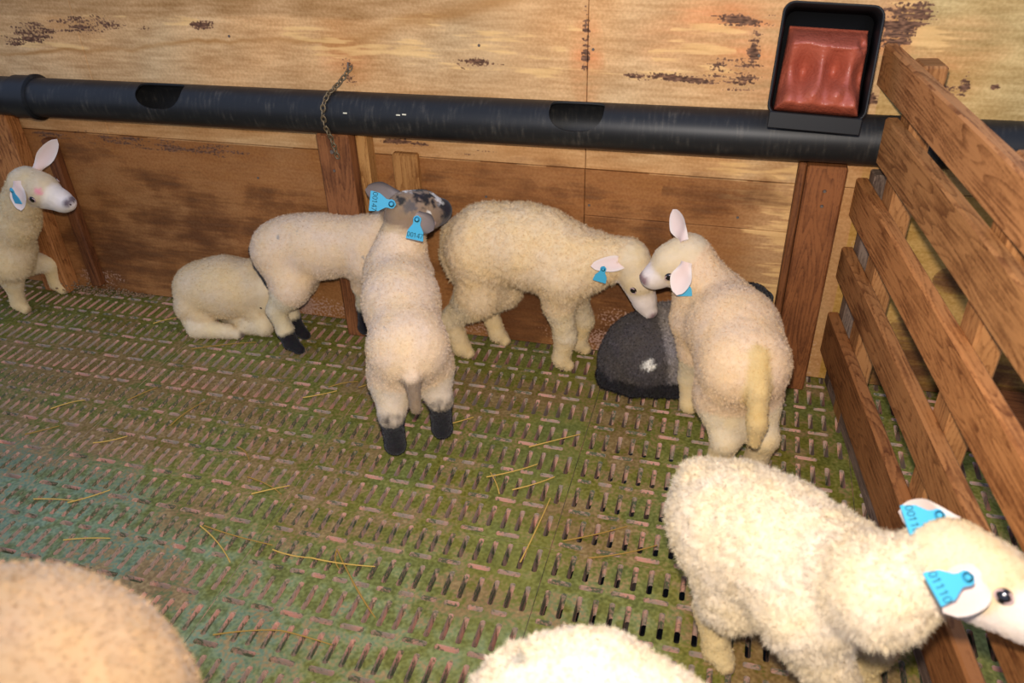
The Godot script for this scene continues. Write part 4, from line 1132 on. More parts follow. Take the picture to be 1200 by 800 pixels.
func slat_panel() -> ArrayMesh:
	var top := SurfaceTool.new()
	var side := SurfaceTool.new()
	top.begin(Mesh.PRIMITIVE_TRIANGLES)
	side.begin(Mesh.PRIMITIVE_TRIANGLES)
	var w := PANEL_X - 0.0015
	var sw := 0.0106
	for r in ROWS:
		var z0 := r * ROW + 0.0055
		var z1 := z0 + 0.060
		flat(top, 0, w, z0 - 0.0055, z0)
		var x := 0.0
		for c in COLS:
			var cx := 0.0197 + c * PITCH
			flat(top, x, cx - sw * 0.5, z0, z1)
			hole(top, side, cx - sw * 0.5, cx + sw * 0.5, z0, z1, 0.0028)
			x = cx + sw * 0.5
		flat(top, x, w, z0, z1)
		# the bar behind the row, with its short cross slots
		var zb := z1
		var ze := (r + 1) * ROW - (0.0004 if r == ROWS - 1 else 0.0)
		var s0 := zb + 0.0085
		var s1 := s0 + 0.0115
		flat(top, 0, w, zb, s0)
		flat(top, 0, w, s1, ze)
		var per: float = [2.0, 1.5, 2.0, 2.5][r % 4] * PITCH
		var ln := per * (0.66 if per < 2.0 * PITCH - 0.001 else 0.76 if per < 2.2 * PITCH else 0.64)
		x = 0.0
		var sx := 0.012
		while sx + ln < w - 0.004:
			flat(top, x, sx, s0, s1)
			hole(top, side, sx, sx + ln, s0, s1, 0.0028)
			x = sx + ln
			sx += per
		flat(top, x, w, s0, s1)
	var d := ROWS * ROW - 0.0004
	var cs := [Vector3(0, 0, 0), Vector3(w, 0, 0), Vector3(w, 0, d), Vector3(0, 0, d)]
	var ns := [Vector3.FORWARD, Vector3.RIGHT, Vector3.BACK, Vector3.LEFT]
	for k in 4:
		var a: Vector3 = cs[k]
		var b: Vector3 = cs[(k + 1) % 4]
		quad(side, a, b, b + Vector3.DOWN * THICK, a + Vector3.DOWN * THICK, ns[k])
	top.index()
	side.index()
	var me := top.commit()
	side.commit(me)
	me.surface_set_material(0, mats.slat)
	me.surface_set_material(1, mats.slot)
	return me

func build_floor() -> void:
	var f := structure("floor")
	var me := slat_panel()
	for i in range(-4, 3):
		for j in 3:
			var o := part("slatted_panel", me, null, f, Vector3(-0.2647 + i * PANEL_X, 0, -0.0451 + j * ROWS * ROW))
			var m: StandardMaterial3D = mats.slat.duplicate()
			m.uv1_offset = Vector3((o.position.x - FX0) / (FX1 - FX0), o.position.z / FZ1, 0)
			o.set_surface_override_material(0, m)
	# joists and the dung pit under the slats
	for k in 4:
		part("joist", board(Vector3(0.05, 0.12, 2.4)), mats.dung, f, Vector3(-2.3 + k * 1.1, -0.106, 1.12))
	part("pit_floor", board(Vector3(4.4, 0.1, 2.6)), mats.dung, f, Vector3(-0.6, -0.42, 1.15))

func build_fence() -> void:
	var dir := Vector3(0.141, 0, 0.99).normalized()
	var turn := Basis(dir, Vector3.UP, dir.cross(Vector3.UP))
	var f := base("slatted_fence", Vector3(0.259, 0, 0.012))
	f.basis = turn
	tag(f, "brown wooden rail fence dividing the pen on the right", "fence")
	# local x runs along the fence, local z across it; the pen side is at z = 0
	var side := 1.0 if turn.z.x > 0.0 else -1.0
	var t := 0.026
	var rails := [[0.752, 0.837, 0.0], [0.625, 0.721, 0.108], [0.46, 0.553, 0.0], [0.303, 0.385, 0.0], [0.095, 0.210, 0.0]]
	for k in rails.size():
		var e: Array = rails[k]
		var ln: float = 2.2 - e[2]
		part("rail", board(Vector3(ln, e[1] - e[0], t), 0.004), mats["rail%d" % k], f, Vector3(e[2] + ln * 0.5, (e[0] + e[1]) * 0.5, side * t * 0.5))
	part("foot_board", board(Vector3(2.2, 0.088, 0.02), 0.003), mats.grey0, f, Vector3(1.1, 0.046, side * (t + 0.011)))
	for s in [0.146, 0.64, 1.25, 1.85]:
		part("upright", board(Vector3(0.065, 0.835, 0.045), 0.004), mats["rail%d" % (int(s * 10) % 5)], f, Vector3(s, 0.419, side * (t + 0.0225 + (0.022 if s > 3.0 else 0.0))))
	part("upright", board(Vector3(0.04, 0.57, 0.03), 0.003), mats.grey1, f, Vector3(0.018, 0.287, side * (t + 0.016)))
	# board lying along the foot of the next pen
	var k := solo("kerb_board", board(Vector3(0.62, 0.05, 0.2), 0.004), mats.post4, Vector3(0.86, 0.026, 0.12))
	tag(k, "dark brown board lying on the slats beyond the fence", "board")

# ---------------------------------------------------------------- pipe trough
func pipe_point(x: float, a: float, r: float) -> Vector3:
	return Vector3(x, sin(a) * r, cos(a) * r)

func build_pipe() -> void:
	var st := SurfaceTool.new()
	st.begin(Mesh.PRIMITIVE_TRIANGLES)
	var R := 0.051
	var r := 0.0465
	var holes := [[-1.425, 0.066], [-0.352, 0.061]]
	var xs := [-2.7, -2.2]
	for h in holes:
		for k in 25:
			xs.append(h[0] - cos(PI * k / 24.0) * h[1])
	for x in [-1.0, -0.7, 0.0, 0.4, 0.8, 1.2]: xs.append(x)
	xs.sort()
	var span := func(x: float) -> Vector2:
		for h in holes:
			var u: float = (x - h[0]) / h[1]
			if absf(u) < 0.9999:
				var e := sqrt(1.0 - pow(absf(u), 2.6))
				var mid := deg_to_rad(96.0 - 46.0)
				return Vector2(mid + deg_to_rad(48.0) * pow(e, 0.35), mid - deg_to_rad(48.0) * e)
		return Vector2(deg_to_rad(50.0), deg_to_rad(50.0))
	var sides := 40
	for i in xs.size() - 1:
		var xa: float = xs[i]
		var xb: float = xs[i + 1]
		if xb - xa < 0.00001: continue
		var sa: Vector2 = span.call(xa)
		var sb: Vector2 = span.call(xb)
		for k in sides:
			var t0 := float(k) / sides
			var t1 := float(k + 1) / sides
			var a0 := lerpf(sa.x, sa.y + TAU, t0)
			var a1 := lerpf(sa.x, sa.y + TAU, t1)
			var b0 := lerpf(sb.x, sb.y + TAU, t0)
			var b1 := lerpf(sb.x, sb.y + TAU, t1)
			for rad in [R, r]:
				var sg := 1.0 if rad == R else -1.0
				var q := [[xa, a0], [xa, a1], [xb, b1], [xb, b0]]
				var ord := [0, 1, 2, 0, 2, 3] if sg > 0 else [0, 2, 1, 0, 3, 2]
				for j in ord:
					st.set_normal(pipe_point(0, q[j][1], 1.0) * sg)
					st.set_uv(Vector2(q[j][1] / TAU, q[j][0] * 0.9))
					st.add_vertex(pipe_point(q[j][0], q[j][1], rad))
		# cut lips
		for e in [0, 1]:
			if absf(sa[0] - sa[1]) < 0.001 and absf(sb[0] - sb[1]) < 0.001: continue
			var n := pipe_point(0, sa[e] + (-PI / 2 if e == 0 else PI / 2), 1.0)
			quad(st, pipe_point(xa, sa[e], R), pipe_point(xb, sb[e], R), pipe_point(xb, sb[e], r), pipe_point(xa, sa[e], r), n, [Vector2.ZERO, Vector2.RIGHT, Vector2.ONE, Vector2.DOWN])
	st.index()
	var p := base("feed_pipe", Vector3(0, 0.652, 0.062))
	p.rotation.z = 0.008
	tag(p, "long black plastic pipe with cut feeding holes along the wall", "pipe")
	part("pipe_body", st.commit(), mats.pipe, p)
	part("collar", tube([Vector3(-0.034, 0, 0), Vector3(-0.032, 0, 0), Vector3(0.02, 0, 0), Vector3(0.022, 0, 0), Vector3(0.026, 0, 0), Vector3(0.034, 0, 0), Vector3(0.036, 0, 0)], [0.0515, 0.056, 0.056, 0.0575, 0.060, 0.060, 0.0515], 40), mats.pipe, p, Vector3(-1.868, 0, 0))
	for e in [[-0.77, 20.0], [-0.755, 22.0], [-0.905, 18.0]]:
		var a := deg_to_rad(e[1])
		part("paint_fleck", board(Vector3(0.010, 0.003, 0.0012), 0.0005), mats.fleck, p, pipe_point(e[0], a, R + 0.0004), Basis(Vector3.RIGHT, -a))

func torus(R: float, r: float, stretch: float) -> ArrayMesh:
	var pts := []
	for k in 13:
		var a := TAU * k / 12.0
		pts.append(Vector3(cos(a) * R, sin(a) * R * stretch, 0))
	var rad := []
	for k in 13: rad.append(r)
	return tube(pts, rad, 6, false)

func build_chain() -> void:
	var c := base("chain", Vector3(-0.93, 0.735, 0.004))
	tag(c, "rusty thin chain hung from the wall over the black pipe", "chain")
	var me := torus(0.0058, 0.0019, 1.5)
	# over the pipe and down in front of it
	var path := [Vector3(0, 0, 0.004), Vector3(-0.012, -0.02, 0.03), Vector3(-0.020, -0.032, 0.058), Vector3(-0.026, -0.040, 0.085), Vector3(-0.030, -0.060, 0.107), Vector3(-0.031, -0.085, 0.113), Vector3(-0.030, -0.115, 0.108), Vector3(-0.028, -0.14, 0.096), Vector3(-0.026, -0.165, 0.09), Vector3(-0.024, -0.19, 0.086)]
	var total := 0.0
	for i in path.size() - 1: total += path[i].distance_to(path[i + 1])
	var n := int(total / 0.0128)
	for k in n + 1:
		var d := total * k / n
		var p: Vector3 = path[-1]
		var t := Vector3.DOWN
		for i in path.size() - 1:
			var l: float = path[i].distance_to(path[i + 1])
			if d <= l:
				p = path[i].lerp(path[i + 1], d / l)
				t = (path[i + 1] - path[i]).normalized()
				break
			d -= l
		var s := t.cross(Vector3.RIGHT).normalized()
		var b := Basis(t.cross(s), t, s).orthonormalized() if k % 2 == 0 else Basis(s, t, -t.cross(s)).orthonormalized()
		part("chain_link", me, mats.chain, c, p, b)
	part("hook", tube([Vector3(0, 0.012, -0.002), Vector3(0, 0.016, 0.008), Vector3(0, 0.006, 0.012), Vector3(0, -0.002, 0.008)], [0.0022, 0.0022, 0.0022, 0.0018], 6), mats.screw, c)

# ---------------------------------------------------------------- mineral lick
func build_lick() -> void:
	var tilt := Basis(Vector3.RIGHT, -0.36)
	var at := Vector3(0.138, 0.706, 0.118)
	var t := base("lick_holder", at)
	t.basis = Basis(Vector3.BACK, -0.035) * tilt
	tag(t, "black plastic tray fixed to the wall above the pipe", "tray")
	var w := 0.186
	var h := 0.214
	var d := 0.058
	var rc := 0.022
	var outline := func(ww: float, hh: float, c: float, y0: float) -> Array:
		var pts := []
		for q in [[1, 1, 0], [-1, 1, 90], [-1, -1, 180], [1, -1, 270]]:
			for k in 6:
				var a := deg_to_rad(q[2] + 18.0 * k)
				pts.append(Vector2(q[0] * (ww * 0.5 - c) + cos(a) * c, y0 + hh * 0.5 + q[1] * (hh * 0.5 - c) + sin(a) * c))
		return pts
	var st := SurfaceTool.new()
	st.begin(Mesh.PRIMITIVE_TRIANGLES)
	st.set_smooth_group(0)
	# rings from outside back over the rim to the inside
	var rings := [[outline.call(w - 0.016, h - 0.016, rc, 0.008), 0.0], [outline.call(w - 0.003, h - 0.003, rc, 0.0015), d - 0.006], [outline.call(w, h, rc, 0.0), d - 0.003], [outline.call(w - 0.002, h - 0.002, rc, 0.001), d], [outline.call(w - 0.008, h - 0.008, rc * 0.85, 0.004), d], [outline.call(w - 0.011, h - 0.011, rc * 0.8, 0.0055), d - 0.004], [outline.call(w - 0.022, h - 0.022, rc * 0.8, 0.011), 0.006]]
	var cnt: int = rings[0][0].size()
	for i in rings.size() - 1:
		for k in cnt:
			var k2 := (k + 1) % cnt
			var q := [[rings[i], k], [rings[i], k2], [rings[i + 1], k2], [rings[i + 1], k]]
			for j in [0, 1, 2, 0, 2, 3]:
				var v: Vector2 = q[j][0][0][q[j][1]]
				st.add_vertex(Vector3(v.x, v.y, q[j][0][1]))
	for e in [0, rings.size() - 1]:
		var mid := Vector3(0, h * 0.5, rings[e][1])
		for k in cnt:
			var a: Vector2 = rings[e][0][k]
			var b: Vector2 = rings[e][0][(k + 1) % cnt]
			var va := Vector3(a.x, a.y, rings[e][1])
			var vb := Vector3(b.x, b.y, rings[e][1])
			for p in ([mid, va, vb] if e == 0 else [mid, vb, va]): st.add_vertex(p)
	st.generate_normals()
	st.index()
	part("tray_shell", st.commit(), mats.tray, t)
	part("front_lip", board(Vector3(w - 0.012, 0.032, 0.007), 0.0034), mats.tray, t, Vector3(0, -0.008, d - 0.002), Basis(Vector3.RIGHT, 0.22))
	for x in [-0.05, 0.05]:
		part("screw_head", tube([Vector3.ZERO, Vector3(0, 0, 0.003)], [0.004, 0.003], 8), mats.rust, t, Vector3(x, h - 0.048, 0.006))
	# the block itself: licked hollow, with a ledge left at the top
	var o := base("mineral_lick", at)
	o.basis = t.basis
	tag(o, "brick red mineral lick block licked into hollows, in black tray", "lick block")
	var n := 56
	var bw := 0.156
	var bh := 0.162
	var depth := func(u: float, v: float) -> float:
		# u across 0..1, v up 0..1
		var ledge := 0.74 + 0.012 * sin(u * 7.0)
		var z := 0.0
		if v > ledge:
			z = lerpf(0.074, 0.014, soft(ledge, 1.0, v) * 0.55 + (v - ledge) / (1.0 - ledge) * 0.45)
		else:
			var k := v / ledge
			z = 0.074 - 0.014 * sin((1.0 - k) * PI * 0.9) + 0.020 * (1.0 - k) * (1.0 - k)
			# hollows left by tongues
			for e in [[0.27, 0.47, 0.13, 0.20, 0.046], [0.64, 0.50, 0.12, 0.19, 0.044], [0.95, 0.45, 0.09, 0.24, 0.040], [0.04, 0.32, 0.07, 0.25, 0.020]]:
				z -= e[4] * exp(-pow((u - e[0]) / e[2], 2.0) - pow((v - e[1]) / e[3], 2.0))
			for e in [[0.40, 0.20, 0.10, 0.13, 0.028], [0.68, 0.23, 0.09, 0.12, 0.026], [0.14, 0.13, 0.09, 0.12, 0.016], [0.47, 0.42, 0.05, 0.16, 0.012], [0.90, 0.14, 0.08, 0.12, 0.016]]:
				z += e[4] * exp(-pow((u - e[0]) / e[2], 2.0) - pow((v - e[1]) / e[3], 2.0))
		# notch in the top right corner
		z -= 0.03 * exp(-pow((u - 0.93) / 0.05, 2.0) - pow((v - 0.80) / 0.07, 2.0))
		var ed := minf(minf(u, 1.0 - u) * 9.0, minf(v, 1.0 - v) * 9.0)
		return maxf(0.010, z * sqrt(clampf(ed + 0.30, 0.0, 1.0)))
	st = SurfaceTool.new()
	st.begin(Mesh.PRIMITIVE_TRIANGLES)
	st.set_smooth_group(0)
	var pt := func(i: int, j: int) -> Vector3:
		var u := float(clampi(i, 0, n)) / n
		var v := float(clampi(j, 0, n)) / n
		var z: float = depth.call(u, v)
		if i < 0 or j < 0 or i > n or j > n: z = 0.0065
		var taper := 1.0 - 0.06 * v
		return Vector3((u - 0.5) * bw * taper, 0.0125 + v * bh, z)
	for j in range(-1, n + 1):
		for i in range(-1, n + 1):
			var q := [pt.call(i, j), pt.call(i + 1, j), pt.call(i + 1, j + 1), pt.call(i, j + 1)]
			for k in [0, 2, 1, 0, 3, 2]: st.add_vertex(q[k])
	st.generate_normals()
	st.index()
	part("block", st.commit(), mats.lick, o)

# ---------------------------------------------------------------- sheep
const ZONES := ["body", "leg", "low", "hoof", "crown", "face", "nose", "tail", "neck", "stripe", "dark", "tailtip", "ear"]
const HAIR := {"body": 1.0, "leg": 0.75, "low": 0.55, "hoof": 0.0, "crown": 0.4, "face": 0.15, "nose": 0.0, "tail": 0.8, "neck": 0.8, "stripe": 0.6, "dark": 0.8, "tailtip": 0.7, "ear": 0.0}
var tuft: ArrayMesh

func make_tuft() -> void:
	# three fine fibres; y runs along them, z looks away from the skin
	var st := SurfaceTool.new()
	st.begin(Mesh.PRIMITIVE_TRIANGLES)
	for k in 3:
		var o := Vector3([-0.0011, 0.0002, 0.0012][k], [0.0, 0.16, -0.1][k], [0.0, 0.0004, 0.0002][k])
		var s := Vector3(0.00034, 0, 0)
		var lean := Vector3([-0.0008, 0.0006, 0.0010][k], 0, [0.0006, 0.0012, 0.0003][k])
		var p := [o - s, o + s, o + Vector3(0, 0.55, 0) + lean * 0.5 + s * 0.85, o + Vector3(0, 0.55, 0) + lean * 0.5 - s * 0.85, o + Vector3(0, 1.0, 0) + lean * 1.5]
		for i in [0, 2, 1, 0, 3, 2, 3, 4, 2]:
			st.set_normal(Vector3(0, 0, 1))
			st.add_vertex(p[i])
	st.index()
	tuft = st.commit()

func v3(a: Array, i: int) -> Vector3:
	return Vector3(a[i], a[i + 1], a[i + 2])

func build_sheep(key: String, called: String, label: String, category: String, pal: Dictionary, cell: float, hair: float, density: float, clump := 0.0022, fringe := 0.6, vary := 0.14) -> Node3D:
	var data: Dictionary = FLOCK[key]
	var bones: Array = data.bones
	var lo := Vector3.INF
	var hi := -Vector3.INF
	for b in bones:
		for e in [0, 4]:
			var r: Vector3 = Vector3.ONE * (b[e + 3] + 0.02)
			lo = lo.min(v3(b, e) - r)
			hi = hi.max(v3(b, e) + r)
	lo -= Vector3.ONE * cell * 2
	hi += Vector3.ONE * cell * 2
	var nx := int((hi.x - lo.x) / cell) + 2
	var ny := int((hi.y - lo.y) / cell) + 2
	var nz := int((hi.z - lo.z) / cell) + 2
	var total := nx * ny * nz
	var field := PackedFloat32Array()
	field.resize(total)
	field.fill(1.0)
	var near := field.duplicate()
	var zone := PackedByteArray()
	zone.resize(total)
	for b in bones:
		var ax: float = b[0]; var ay: float = b[1]; var az: float = b[2]; var ra: float = b[3]
		var bx: float = b[4] - ax; var by: float = b[5] - ay; var bz: float = b[6] - az; var dr: float = b[7] - ra
		var k: float = b[8]
		var zi := ZONES.find(b[9])
		var inv := 1.0 / maxf(bx * bx + by * by + bz * bz, 1e-9)
		var far := k + cell * 2.0
		var m := maxf(ra, b[7]) + far
		var x0 := maxi(0, int((minf(ax, b[4]) - m - lo.x) / cell)); var x1 := mini(nx - 1, int((maxf(ax, b[4]) + m - lo.x) / cell) + 1)
		var y0 := maxi(0, int((minf(ay, b[5]) - m - lo.y) / cell)); var y1 := mini(ny - 1, int((maxf(ay, b[5]) + m - lo.y) / cell) + 1)
		var z0 := maxi(0, int((minf(az, b[6]) - m - lo.z) / cell)); var z1 := mini(nz - 1, int((maxf(az, b[6]) + m - lo.z) / cell) + 1)
		for iz in range(z0, z1 + 1):
			var pz := lo.z + iz * cell - az
			for iy in range(y0, y1 + 1):
				var py := lo.y + iy * cell - ay
				var i := (iz * ny + iy) * nx + x0
				var dyz := py * by + pz * bz
				for ix in range(x0, x1 + 1):
					var px := lo.x + ix * cell - ax
					var t := clampf((px * bx + dyz) * inv, 0.0, 1.0)
					var qx := px - bx * t
					var qy := py - by * t
					var qz := pz - bz * t
					var d := sqrt(qx * qx + qy * qy + qz * qz) - ra - dr * t
					if d < far:
						if d < near[i]:
							near[i] = d
							zone[i] = zi
						var old := field[i]
						var h := k - absf(old - d)
						field[i] = minf(old, d) if h <= 0.0 else minf(old, d) - h * h * 0.25 / k
					i += 1
	# surface nets
	var cols := []
	for z in ZONES:
		cols.append(pal.get(z, pal.body))
	var at := Vector3.ZERO
	for b in bones: at += v3(b, 0)
	at /= bones.size()
	at.y = 0.0
	var pos := PackedVector3Array()
	var col := PackedColorArray()
	var fur := PackedFloat32Array()
	var idx := PackedInt32Array()
	var cellv := PackedInt32Array()
	cellv.resize(total)
	cellv.fill(-1)
	var sy := nx
	var sz := nx * ny
	var off := [0, 1, sy, sy + 1, sz, sz + 1, sz + sy, sz + sy + 1]
	var cx := [0, 1, 0, 1, 0, 1, 0, 1]
	var cy := [0, 0, 1, 1, 0, 0, 1, 1]
	var cz := [0, 0, 0, 0, 1, 1, 1, 1]
	var edges := [[0, 1], [2, 3], [4, 5], [6, 7], [0, 2], [1, 3], [4, 6], [5, 7], [0, 4], [1, 5], [2, 6], [3, 7]]
	var curl := noise(key.hash() % 1000, 42.0, 2)
	var tone := noise(key.hash() % 1000 + 7, 14.0, 3)
	var mottle := noise(key.hash() % 1000 + 9, 60.0, 2)
	for iz in nz - 1:
		for iy in ny - 1:
			var i := (iz * ny + iy) * nx
			for ix in nx - 1:
				var f0 := field[i]
				if f0 > -0.9 and f0 < 0.9:
					var s := 0
					for c in 8:
						if field[i + off[c]] < 0.0: s += 1
					if s > 0 and s < 8:
						var p := Vector3.ZERO
						var n := 0
						for e in edges:
							var a := field[i + off[e[0]]]
							var b := field[i + off[e[1]]]
							if (a < 0.0) != (b < 0.0):
								var t := a / (a - b)
								p += Vector3(lerpf(cx[e[0]], cx[e[1]], t), lerpf(cy[e[0]], cy[e[1]], t), lerpf(cz[e[0]], cz[e[1]], t))
								n += 1
						p = lo + (Vector3(ix, iy, iz) + p / n) * cell
						var r := 0.0
						var g := 0.0
						var bl := 0.0
						var hl := 0.0
						for c in 8:
							var zi := zone[i + off[c]]
							var cc: Color = cols[zi]
							r += cc.r; g += cc.g; bl += cc.b
							hl += HAIR[ZONES[zi]]
						var q := Color(r / 8.0, g / 8.0, bl / 8.0)
						for sp in data.spots:
							var dist: float = p.distance_to(v3(sp, 0)) / sp[3] + mottle.get_noise_3dv(p) * sp[7]
							var w := 1.0 - soft(0.75, 1.1, dist)
							if w > 0.0: q = q.lerp(Color(sp[4], sp[5], sp[6]), w)
						var tn := tone.get_noise_3dv(p)
						var mo := 1.0 + 0.07 * mottle.get_noise_3dv(p)
						q = Color(q.r * mo * (1.0 + 0.04 * tn), q.g * mo, q.b * mo * (1.0 - 0.16 * tn))
						cellv[i] = pos.size()
						pos.append(p)
						col.append(q)
						fur.append(hl / 8.0)
				i += 1
	for iz in range(1, nz - 1):
		for iy in range(1, ny - 1):
			var i := (iz * ny + iy) * nx
			for ix in range(1, nx - 1):
				var j := i + ix
				if cellv[j] < 0: continue
				var a := field[j] < 0.0
				for ax in 3:
					var st: int = [1, sy, sz][ax]
					var b := field[j + st] < 0.0
					if a == b: continue
					var u: int = [sy, sz, 1][ax]
					var v: int = [sz, 1, sy][ax]
					var q0 := cellv[j]; var q1 := cellv[j - u]; var q2 := cellv[j - u - v]; var q3 := cellv[j - v]
					if q0 < 0 or q1 < 0 or q2 < 0 or q3 < 0: continue
					if a: idx.append_array([q0, q2, q1, q0, q3, q2])
					else: idx.append_array([q0, q1, q2, q0, q2, q3])
	var nor := face_normals(pos, idx)
	for i in pos.size():
		var c := curl.get_noise_3dv(pos[i])
		pos[i] += nor[i] * c * clump * 2.0 * fur[i]
	# hair tufts grow out of the skin
	var wool_at := PackedFloat32Array()
	var seedling := RandomNumberGenerator.new()
	seedling.seed = key.hash()
	for t in range(0, idx.size(), 3):
		var a := pos[idx[t]]
		var b := pos[idx[t + 1]]
		var c := pos[idx[t + 2]]
		var hl := fur[idx[t]] * hair
		if hl < 0.0008: continue
		var want := (b - a).cross(c - a).length() * 0.5 * density + seedling.randf()
		for k in int(want):
			var u := seedling.randf()
			var v := seedling.randf()
			if u + v > 1.0:
				u = 1.0 - u
				v = 1.0 - v
			var p := a + (b - a) * u + (c - a) * v
			var n := nor[idx[t]]
			var dir := n * 0.30 + Vector3(0, -0.40, 0) + Vector3(seedling.randf() - 0.5, seedling.randf() - 0.5, seedling.randf() - 0.5) * 1.1
			var up := dir.dot(n)
			if up < 0.16: dir += n * (0.16 - up)
			dir = dir.normalized()
			var len := hl * (0.6 + 0.8 * seedling.randf()) * (1.0 + 1.2 * fringe * maxf(0.0, -n.y - 0.25))
			var x := dir.cross(n).normalized()
			var z := x.cross(dir)
			p -= n * 0.0006 + at
			var q := col[idx[t + k % 3]]
			var l := 1.0 - vary * 0.43 + vary * seedling.randf()
			wool_at.append_array([x.x, dir.x * len, z.x, p.x, x.y, dir.y * len, z.y, p.y, x.z, dir.z * len, z.z, p.z, q.r * l, q.g * l, q.b * l, 1.0])
	# ears
	for e in data.ears:
		ear(pos, col, idx, e, pal)
	nor = face_normals(pos, idx)
	for i in pos.size(): pos[i] -= at
	var arr := []
	arr.resize(Mesh.ARRAY_MAX)
	arr[Mesh.ARRAY_VERTEX] = pos
	arr[Mesh.ARRAY_NORMAL] = nor
	arr[Mesh.ARRAY_COLOR] = col
	arr[Mesh.ARRAY_INDEX] = idx
	var me := ArrayMesh.new()
	me.add_surface_from_arrays(Mesh.PRIMITIVE_TRIANGLES, arr)
	var root := base(called, at)
	tag(root, label, category)
	part("body", me, mats.coat, root)
	var mm := MultiMesh.new()
	mm.transform_format = MultiMesh.TRANSFORM_3D
	mm.use_colors = true
	mm.mesh = tuft
	mm.instance_count = wool_at.size() / 16
	mm.buffer = wool_at
	var mi := MultiMeshInstance3D.new()
	mi.name = "wool"
	mi.multimesh = mm
	mi.material_override = mats.wool
	mi.set_meta("kind", "stuff")
	root.add_child(mi)
	for e in data.eyes:
		var out := v3(e, 4)
		var fw := v3(e, 7)
		var y := fw.cross(out).normalized()
		var bs := Basis(y.cross(out).normalized(), y, out)
		var c := v3(e, 0) - at
		var eye := part("eye", ball(e[3], 0.62), mats.eye, root, c - out * e[3] * 0.12, bs)
		part("eyelid", torus_lid(e[3]), mats.eyelid, eye)
	for e in data.mouth:
		var line := []
		var thin := []
		for k in range(0, e.size(), 3):
			line.append(v3(e, k) - at)
			thin.append(0.0011 if k > 0 and k < e.size() - 3 else 0.0004)
		part("mouth", tube(line, thin, 6), mats.lip, root)
	for e in data.nostrils:
		var out := v3(e, 3).normalized()
		var y := out.cross(Vector3.UP).cross(out).normalized()
		part("nostril", ball(0.0034, 0.5), mats.lip, root, v3(e, 0) - at, Basis(y.cross(out), y, out))
	for e in data.tags:
		ear_tag(root, v3(e, 0) - at, v3(e, 3), v3(e, 6), e[9], e[10])
	print(key, " verts ", pos.size(), " tufts ", mm.instance_count)
	return root

func face_normals(pos: PackedVector3Array, idx: PackedInt32Array) -> PackedVector3Array:
	var nor := PackedVector3Array()
	nor.resize(pos.size())
	for t in range(0, idx.size(), 3):
		var a := idx[t]
		var b := idx[t + 1]
		var c := idx[t + 2]
		var n := (pos[c] - pos[a]).cross(pos[b] - pos[a])
		nor[a] += n
		nor[b] += n
		nor[c] += n
	for i in nor.size(): nor[i] = nor[i].normalized()
	return nor

func ball(r: float, flat_: float) -> ArrayMesh:
	var s := SphereMesh.new()
	s.radius = r
	s.height = 2.0 * r * flat_ + 0.0001
	s.radial_segments = 16
	s.rings = 8
	var st := SurfaceTool.new()
	st.append_from(s, 0, Transform3D(Basis(Vector3.RIGHT, PI / 2), Vector3.ZERO))
	return st.commit()

func torus_lid(r: float) -> ArrayMesh:
	var pts := []
	var rad := []
	for k in 13:
		var a := TAU * k / 12.0
		pts.append(Vector3(cos(a) * r * 1.0, sin(a) * r * 0.66, r * 0.28))
		rad.append(r * 0.16)
	return tube(pts, rad, 6, false)

func ear(pos: PackedVector3Array, col: PackedColorArray, idx: PackedInt32Array, e: Array, pal: Dictionary) -> void:
	var a := v3(e, 0)
	var b := v3(e, 3)
	var wid: float = e[6]
	var ax := (b - a).normalized()
	var face := v3(e, 7)
	face = (face - ax * face.dot(ax)).normalized()
	var s := ax.cross(face)
	var nl := 12
	var nw := 8
	var inside: Color = pal.get("ear_in", Color(0.72, 0.52, 0.46))
	var outside: Color = pal.get("ear", pal.face)
	for lay in 2:
		var first := pos.size()
		for i in nl + 1:
			var t := float(i) / nl
			var w := wid * 0.5 * (0.52 + 0.62 * soft(0.0, 0.55, t)) * pow(maxf(0.0, 1.0 - pow(t, 3.2)), 0.62)
			for j in nw + 1:
				var u := 2.0 * j / nw - 1.0
				var cup := (u * u - 0.35) * w * (-0.5 + 1.05 * soft(0.0, 0.45, t)) * (1.0 - 0.5 * t)
				var bend := -0.10 * sin(t * PI) * (b - a).length()
				var thick := 0.0034 * (1.0 - 0.5 * t) * sqrt(maxf(0.0, 1.0 - u * u)) + 0.0003
				var p := a.lerp(b, t) + s * u * w + face * (cup + bend * 0.4 + (thick if lay == 0 else -thick))
				pos.append(p)
				var rim := clampf(absf(u) * 1.6 - 0.6, 0.0, 1.0)
				col.append(inside.lerp(outside, maxf(rim, t * 0.6)) if lay == 0 else outside)
		for i in nl:
			for j in nw:
				var q0 := first + i * (nw + 1) + j
				var q := [q0, q0 + 1, q0 + nw + 2, q0 + nw + 1]
				if lay == 0: idx.append_array([q[0], q[2], q[1], q[0], q[3], q[2]])
				else: idx.append_array([q[0], q[1], q[2], q[0], q[2], q[3]])

